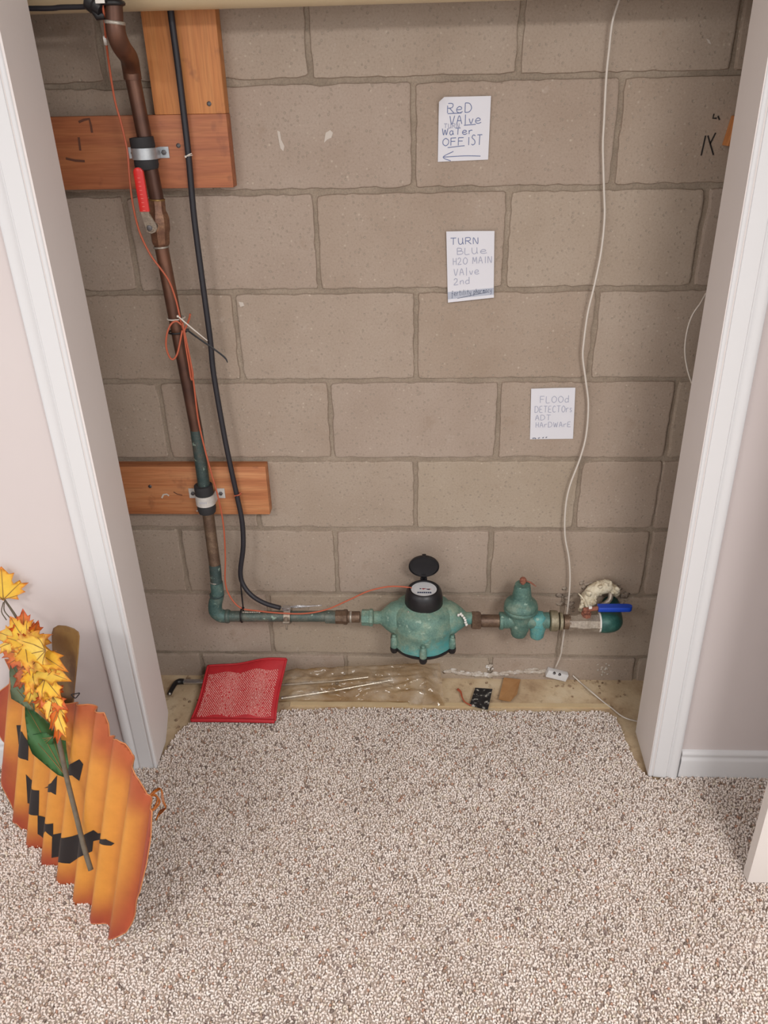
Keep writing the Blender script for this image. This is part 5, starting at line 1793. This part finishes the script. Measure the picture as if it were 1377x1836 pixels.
def build_pumpkin():
    o = empty('pumpkin_sign', PA + PH * 0.35)
    # clip a fine grid against the outline
    bm = bmesh.new()
    vs = [bm.verts.new((s, t, 0)) for s, t in OUT]
    bm.faces.new(vs)
    s0, s1 = min(p[0] for p in OUT), max(p[0] for p in OUT)
    t0, t1 = min(p[1] for p in OUT), max(p[1] for p in OUT)
    st = PITCH / 14
    k = math.floor(s0 / st)
    while k * st < s1:
        bmesh.ops.bisect_plane(bm, geom=bm.verts[:] + bm.edges[:] + bm.faces[:], plane_co=(k * st, 0, 0), plane_no=(1, 0, 0))
        k += 1
    tt = t0
    while tt < t1:
        bmesh.ops.bisect_plane(bm, geom=bm.verts[:] + bm.edges[:] + bm.faces[:], plane_co=(0, tt, 0), plane_no=(0, 1, 0))
        tt += 0.0055
    bm.verts.index_update()
    P = [(v.co.x, v.co.y) for v in bm.verts]
    F = [tuple(v.index for v in f.verts) for f in bm.faces]
    bnd = [(e.verts[0].index, e.verts[1].index) for e in bm.edges if len(e.link_faces) == 1]
    bm.free()
    n = len(P)
    v = [pump_point(s, t) for s, t in P] + [pump_point(s, t, -0.0016) for s, t in P]
    f = F + [tuple(i + n for i in q)[::-1] for q in F] + [(a, b_, b_ + n, a + n) for a, b_ in bnd]
    me = bpy.data.meshes.new('corrugated_sheet')
    me.from_pydata([tuple(x) for x in v], [], f)
    me.update()
    me.polygons.foreach_set('use_smooth', [len(q) and i < 2 * len(F) for i, q in enumerate(f)])
    at = me.color_attributes.new('paint', 'FLOAT_COLOR', 'POINT')
    core, mid, rim = [np.array(srgb(c)[:3]) for c in ('#cd8a38', '#bf6d32', '#963f2a')]
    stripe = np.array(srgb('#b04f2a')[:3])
    blk = np.array(srgb('#1d191b')[:3])
    C = np.ones((2 * n, 4), np.float32)
    for i, (s, t) in enumerate(P):
        d = poly_dist((s, t), OUT)
        # painted ribs: dark orange spray along each flute, fading up from the rim
        k = min(1, d / 0.085)
        k = k * k * (3 - 2 * k)
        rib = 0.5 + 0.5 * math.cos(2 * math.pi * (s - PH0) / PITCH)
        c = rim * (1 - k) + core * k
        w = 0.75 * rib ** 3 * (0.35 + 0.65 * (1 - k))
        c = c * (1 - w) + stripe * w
        top = max(0, (t - 0.30) / 0.12)
        c = c * (1 - 0.35 * min(1, top)) + mid * 0.35 * min(1, top)
        C[i, :3] = c
        C[i + n, :3] = np.array(srgb('#8a4a2a')[:3])
    at.data.foreach_set('color', C.ravel())
    me.materials.append(pump_material())
    ob = bpy.data.objects.new('corrugated_sheet', me)
    link(ob, o)
    # black face paint, laid over the flutes
    for nm, q in zip(('eye', 'eye', 'nose', 'mouth'), FACE):
        bm = bmesh.new()
        bm.faces.new([bm.verts.new((s, t, 0)) for s, t in q])
        k = math.floor(min(p[0] for p in q) / 0.004)
        while k * 0.004 < max(p[0] for p in q):
            bmesh.ops.bisect_plane(bm, geom=bm.verts[:] + bm.edges[:] + bm.faces[:], plane_co=(k * 0.004, 0, 0), plane_no=(1, 0, 0))
            k += 1
        bm.verts.index_update()
        mesh(nm, [pump_point(v.co.x, v.co.y, 0.0009) for v in bm.verts], [tuple(v.index for v in f.verts) for f in bm.faces], mat('black_face_paint', '#1e1a1c', 0.45), ob, smooth=True)
        bm.free()
    # rolled bright edge
    eb = MB()
    loop = []
    for i in range(len(OUT)):
        a, b_ = OUT[i], OUT[(i + 1) % len(OUT)]
        L = math.hypot(a[0] - b_[0], a[1] - b_[1])
        for k in range(max(1, int(L / 0.006))):
            q = lerp(a, b_, k / max(1, int(L / 0.006)))
            loop.append(pump_point(q[0], q[1], -0.0008))
    eb.tube(loop, 0.0013, 6, closed=True)
    eb.build('rolled_edge', mat('bare_edge', '#c07a4a', 0.4, 0.2), o, smooth=True)
    # stem
    sp = [(0.1130, 0.3085), (0.1019, 0.3705), (0.0886, 0.4173), (0.0753, 0.4637), (0.0688, 0.4868), (0.0732, 0.5033), (0.0900, 0.5178), (0.1186, 0.5301), (0.1495, 0.5384), (0.1675, 0.5395), (0.1734, 0.5323), (0.1761, 0.4945), (0.1765, 0.4564), (0.1768, 0.4177), (0.1787, 0.3833), (0.1913, 0.3533)]
    sb = MB()
    nq = len(sp)
    fr = [PA + PH * s + PV * t + PN * -0.016 for s, t in sp]
    bk = [p - PN * 0.003 for p in fr]
    sb.add(fr + bk, [tuple(range(nq)), tuple(range(nq, 2 * nq))[::-1]] + [(i, (i + 1) % nq, (i + 1) % nq + nq, i + nq) for i in range(nq)])
    sb.build('stem', mat('brown_stem_paint', '#7d5a2e', 0.5, var=['#8a6a3a', '#6a4a2c'], scale=14), o)
    # curl of wire at the stem
    MB().tube([PA + PH * q[0] + PV * q[1] + PN * -0.01 for q in ((0.1797, 0.4023), (0.1957, 0.4032), (0.2051, 0.4136), (0.2101, 0.4228), (0.1980, 0.4149), (0.1816, 0.4046))], 0.0012, 6, smooth=4).build('wire_curl', M_CABLE, o, smooth=True)
    tag(o, 'corrugated metal jack-o-lantern painted orange with a black grin', 'pumpkin')
    return o


build_pumpkin()

# orange raffia bow behind the pumpkin
rf_ = empty('raffia_bow', (-0.5824, -0.5582, 0.0200))
M_RAF = mat('orange_raffia', '#b5641f', 0.6)
for nm, pts in (('strand', [(262, 1432), (278, 1424), (292, 1416), (296, 1430), (301, 1445), (290, 1462), (278, 1475), (270, 1488)]),
                ('strand', [(264, 1428), (280, 1426), (293, 1418), (299, 1432), (302, 1442), (288, 1466), (272, 1485)]),
                ('loop', [(262, 1436), (272, 1432), (282, 1438), (278, 1446), (268, 1448), (262, 1444)]),
                ('loop', [(262, 1430), (276, 1436), (284, 1448), (274, 1452), (262, 1450)])):
    C_ = []
    for i, (a, c) in enumerate(pts):
        C_.append((a, c))
    from_z = {'strand': 0.19, 'loop': 0.18}[nm]
    base = Vector((-0.5181, -0.7000, 0.2815))
    rx, rz = Vector((1 / 1010.0, 0.00012, 0)), Vector((0, 0, 1 / 860.0))
    q = [base + rx * (a - 262) - rz * (c - 1436) + Vector((0, 0.012 * math.sin(i * 1.3), 0)) for i, (a, c) in enumerate(C_)]
    MB().tube(q, 0.0022, 6, smooth=4, flat=0.4).build(nm, M_RAF, rf_, smooth=True)
tag(rf_, 'loops of orange raffia sticking out behind the pumpkin', 'raffia bow')

# ------------------------------------------------------------------ spray of artificial autumn leaves
MAPLE = [(0, 0), (.10, .08), (.42, -.02), (.38, .12), (.62, .22), (.50, .32), (.72, .52), (.52, .52), (.48, .62), (.30, .50), (.26, .62), (.34, .86), (.20, .82), (.0, 1.08),
         (-.20, .82), (-.34, .86), (-.26, .62), (-.30, .50), (-.48, .62), (-.52, .52), (-.72, .52), (-.50, .32), (-.62, .22), (-.38, .12), (-.42, -.02), (-.10, .08)]
BROAD = [(0, 0), (.16, .10), (.30, .30), (.40, .42), (.30, .52), (.26, .66), (.14, .84), (0, 1.0), (-.14, .84), (-.26, .66), (-.34, .56), (-.38, .40), (-.26, .26), (-.12, .08)]


def leaf_material(name, c0, c1, c2):
    m = bpy.data.materials.new(name)
    m.use_nodes = True
    t = NT(m)
    t.b.inputs['Roughness'].default_value = 0.55
    a = t.new('ShaderNodeVertexColor')
    a.layer_name = 'dye'
    g = t.new('ShaderNodeNewGeometry').outputs['Position']
    n = t.noise(55, 3, 0.6, vec=g)
    c = t.mix(1.0, a.outputs['Color'], t.ramp(n, [(0.3, (0.9, 0.88, 0.85, 1)), (0.7, (1.06, 1.06, 1.06, 1))]), 'MULTIPLY')
    t.base(c)
    t.bump(n, 0.2, 0.001)
    return m


M_LEAF = leaf_material('dyed_leaf', 0, 0, 0)
M_VEIN = mat('leaf_vein', '#8a6a3c', 0.7)
M_TWIG = mat('grey_twig', '#6b6152', 0.75, var=['#585044'], scale=60)
DYE = {'yellow': ('#e7bd3e', '#e0a02c', '#c9661f'), 'gold': ('#e9c655', '#e6b13a', '#d07a24'), 'orange': ('#d9782a', '#d0602a', '#b8481f'), 'rust': ('#b5602c', '#a84f28', '#8a3a22'), 'green': ('#3f6b3c', '#386238', '#2e5232'), 'sage': ('#5d6a4c', '#56634a', '#4a5640')}


def leaf(parent, base, tip, size_w, face, kind, dye, curl=0.25, fold=0.2, seed=0, twist=0.0):
    """base, tip: points; face: direction the blade looks towards"""
    rng = random.Random(seed)
    b0, t0 = Vector(base), Vector(tip)
    d = t0 - b0
    L = d.length
    dy = d.normalized()
    fz = Vector(face)
    fz = (fz - dy * fz.dot(dy)).normalized()
    if twist:
        fz = (Matrix.Rotation(twist, 3, dy) @ fz)
    dx = dy.cross(fz)
    poly = kind
    bm = bmesh.new()
    vs = [bm.verts.new((x * size_w / 0.72 if kind is MAPLE else x * size_w / 0.40, y * L / max(p[1] for p in poly), 0)) for x, y in poly]
    bm.faces.new(vs)
    mx = max(v.co.x for v in vs)
    for k in range(-6, 7):
        bmesh.ops.bisect_plane(bm, geom=bm.verts[:] + bm.edges[:] + bm.faces[:], plane_co=(mx * k / 6.5, 0, 0), plane_no=(1, 0, 0))
    for k in range(1, 12):
        bmesh.ops.bisect_plane(bm, geom=bm.verts[:] + bm.edges[:] + bm.faces[:], plane_co=(0, L * k / 12, 0), plane_no=(0, 1, 0))
    bmesh.ops.triangulate(bm, faces=bm.faces[:])
    bm.verts.index_update()
    P = [(v.co.x, v.co.y) for v in bm.verts]
    F = [tuple(v.index for v in f.verts) for f in bm.faces]
    bnd = set()
    for e in bm.edges:
        if len(e.link_faces) == 1:
            bnd |= {e.verts[0].index, e.verts[1].index}
    bnde = [(e.verts[0].index, e.verts[1].index) for e in bm.edges if len(e.link_faces) == 1]
    bm.free()
    ph = rng.uniform(0, 6)

    def lift(x, y):
        return fold * abs(x) - curl * (y / L) ** 2 * L * 0.5 - curl * 0.6 * (x / mx) ** 2 * mx + 0.05 * L * math.sin(x / mx * 5 + y / L * 4 + ph) * (abs(x) / mx)

    def W3(x, y, o=0.0):
        return b0 + dx * x + dy * y + fz * (lift(x, y) + o)
    n = len(P)
    v = [W3(x, y) for x, y in P] + [W3(x, y, -0.0007) for x, y in P]
    f = F + [tuple(i + n for i in q)[::-1] for q in F] + [(a, c, c + n, a + n) for a, c in bnde]
    me = bpy.data.meshes.new('leaf')
    me.from_pydata([tuple(x) for x in v], [], f)
    me.update()
    me.polygons.foreach_set('use_smooth', [True] * len(f))
    at = me.color_attributes.new('dye', 'FLOAT_COLOR', 'POINT')
    c0, c1, c2 = [np.array(srgb(c)[:3]) for c in DYE[dye]]
    C = np.ones((2 * n, 4), np.float32)
    for i, (x, y) in enumerate(P):
        r = math.hypot(x / mx, (y / L - 0.35) / 0.65) + rng.uniform(-.06, .06)
        k = max(0, min(1, (r - 0.25) / 0.8))
        c = c0 * (1 - k) + c1 * k if k < .6 else c1 * (1 - (k - .6) / .4) + c2 * (k - .6) / .4
        if i in bnd:
            c = c * 0.4 + c2 * 0.6
        C[i, :3] = c
        C[i + n, :3] = c
    at.data.foreach_set('color', C.ravel())
    me.materials.append(M_LEAF)
    o = bpy.data.objects.new('leaf', me)
    link(o, parent)
    vb_ = MB()
    ends = [(0, 0.92), (0.5, 0.5), (-0.5, 0.5), (0.4, 0.12), (-0.4, 0.12)] if kind is MAPLE else [(0, 0.93), (.16, .5), (-.16, .5)]
    for ex_, ey_ in ends:
        sx = ex_ * size_w / (0.72 if kind is MAPLE else 0.40)
        vb_.tube([W3(sx * q, L * (0.04 + (ey_ - 0.04) * q), 0.0006) for q in (0, .25, .5, .75, 1)], [0.0009, .0008, .0007, .0006, .0004], 5)
    vb_.build('veins', M_VEIN, o, smooth=True)
    return o


ls = empty('leaf_spray', (-0.7015, -0.6600, 0.2883))


def pf(px_s, off):
    return PA + PH * px_s[0] + PV * px_s[1] + PN * off


stem_pts = [pf((0.3666, 0.1117), 0.017), pf((0.3388, 0.1475), 0.02), pf((0.3036, 0.2063), 0.025), pf((0.2683, 0.2652), 0.03), pf((0.2353, 0.3252), 0.034), pf((0.2021, 0.3779), 0.036), pf((0.1564, 0.4236), 0.036), pf((0.0860, 0.4707), 0.034), pf((0.0074, 0.5006), 0.028), pf((-0.0674, 0.5147), 0.024)]
MB().tube(stem_pts, [0.0052, 0.0052, 0.005, 0.005, 0.005, 0.0048, 0.0045, 0.004, 0.003, 0.002], 10, smooth=5).build('twig', M_TWIG, ls, smooth=True)
TOC = (0.45, -0.75, 0.5)
LV = [  # base, tip, offsets from the sheet, half width, dye, kind, curl, fold, twist
    ((-0.0595, 0.5167), (-0.0729, 0.5917), 0.03, 0.034, 0.052, 'yellow', 'M', 0.1, 0.05, 0.0),
    ((0.0579, 0.4777), (-0.0470, 0.4595), 0.04, 0.055, 0.04, 'gold', 'M', 0.3, 0.2, 0.2),
    ((0.0986, 0.4889), (0.0011, 0.5182), 0.046, 0.052, 0.036, 'yellow', 'M', 0.3, 0.2, -0.2),
    ((0.0475, 0.4703), (0.0311, 0.5379), 0.03, 0.03, 0.03, 'orange', 'M', 0.2, 0.2, 0.2),
    ((0.0579, 0.4688), (0.1001, 0.5367), 0.03, 0.03, 0.03, 'orange', 'M', 0.2, 0.2, 0.5),
    ((0.0828, 0.4566), (-0.0493, 0.4077), 0.036, 0.046, 0.034, 'orange', 'M', 0.2, 0.2, 0.1),
    ((0.1922, 0.5289), (0.0318, 0.4267), 0.056, 0.066, 0.05, 'gold', 'M', 0.25, 0.2, 0.1),
    ((0.0776, 0.4897), (0.2457, 0.5201), 0.05, 0.062, 0.044, 'yellow', 'M', 0.3, 0.2, 0.0),
    ((0.1083, 0.4538), (0.2503, 0.4997), 0.05, 0.058, 0.044, 'gold', 'M', 0.35, 0.25, -0.2),
    ((0.1344, 0.4677), (0.2406, 0.4352), 0.052, 0.056, 0.042, 'yellow', 'M', 0.35, 0.25, 0.1),
    ((0.0759, 0.4341), (0.1343, 0.3743), 0.038, 0.042, 0.034, 'rust', 'M', 0.3, 0.2, 0.3),
    ((0.1226, 0.4138), (0.1846, 0.3803), 0.042, 0.046, 0.03, 'gold', 'M', 0.3, 0.25, -0.2),
    ((0.1803, 0.4273), (0.2633, 0.4366), 0.048, 0.052, 0.032, 'orange', 'M', 0.3, 0.2, 0.1),
    ((0.1911, 0.4256), (0.1715, 0.3709), 0.044, 0.048, 0.026, 'orange', 'M', 0.3, 0.2, -0.2),
    ((0.2143, 0.4400), (0.2711, 0.3712), 0.05, 0.052, 0.026, 'gold', 'M', 0.3, 0.35, 0.6),
    ((0.2353, 0.4260), (0.2554, 0.3444), 0.048, 0.046, 0.022, 'orange', 'M', 0.3, 0.35, -0.4),
    ((0.1862, 0.4636), (0.2497, 0.4556), 0.054, 0.058, 0.034, 'yellow', 'M', 0.3, 0.25, 0.3),
    ((0.2598, 0.2656), (0.0815, 0.3459), 0.028, 0.036, 0.036, 'green', 'B', 0.12, 0.1, 0.25),
    ((0.2061, 0.3339), (0.0969, 0.2338), 0.034, 0.032, 0.024, 'green', 'B', 0.15, 0.1, 0.2),
    ((0.1113, 0.3371), (-0.0004, 0.3999), 0.028, 0.036, 0.03, 'sage', 'B', 0.15, 0.12, -0.2),
]
for i, (bp, tp, ob_, ot_, hw, dye, kd, cu, fo_, tw) in enumerate(LV):
    leaf(ls, pf(bp, ob_), pf(tp, ot_), hw, TOC, MAPLE if kd == 'M' else BROAD, dye, cu, fo_, i + 3, tw)
for a, c in (((-0.0542, 0.5177), (0.0010, 0.5033)), ((-0.0589, 0.5130), (-0.0181, 0.4918)), ((-0.0358, 0.4428), (0.0956, 0.4768)), ((0.1627, 0.3584), (0.2081, 0.3987))):
    MB().tube([pf(a, 0.03), pf(lerp(a, c, .5), 0.042), pf(c, 0.04)], 0.0012, 6, smooth=4).build('petiole', M_TWIG, ls, smooth=True)
tag(ls, 'spray of yellow and orange artificial leaves resting on the pumpkin', 'leaf spray')

settle()
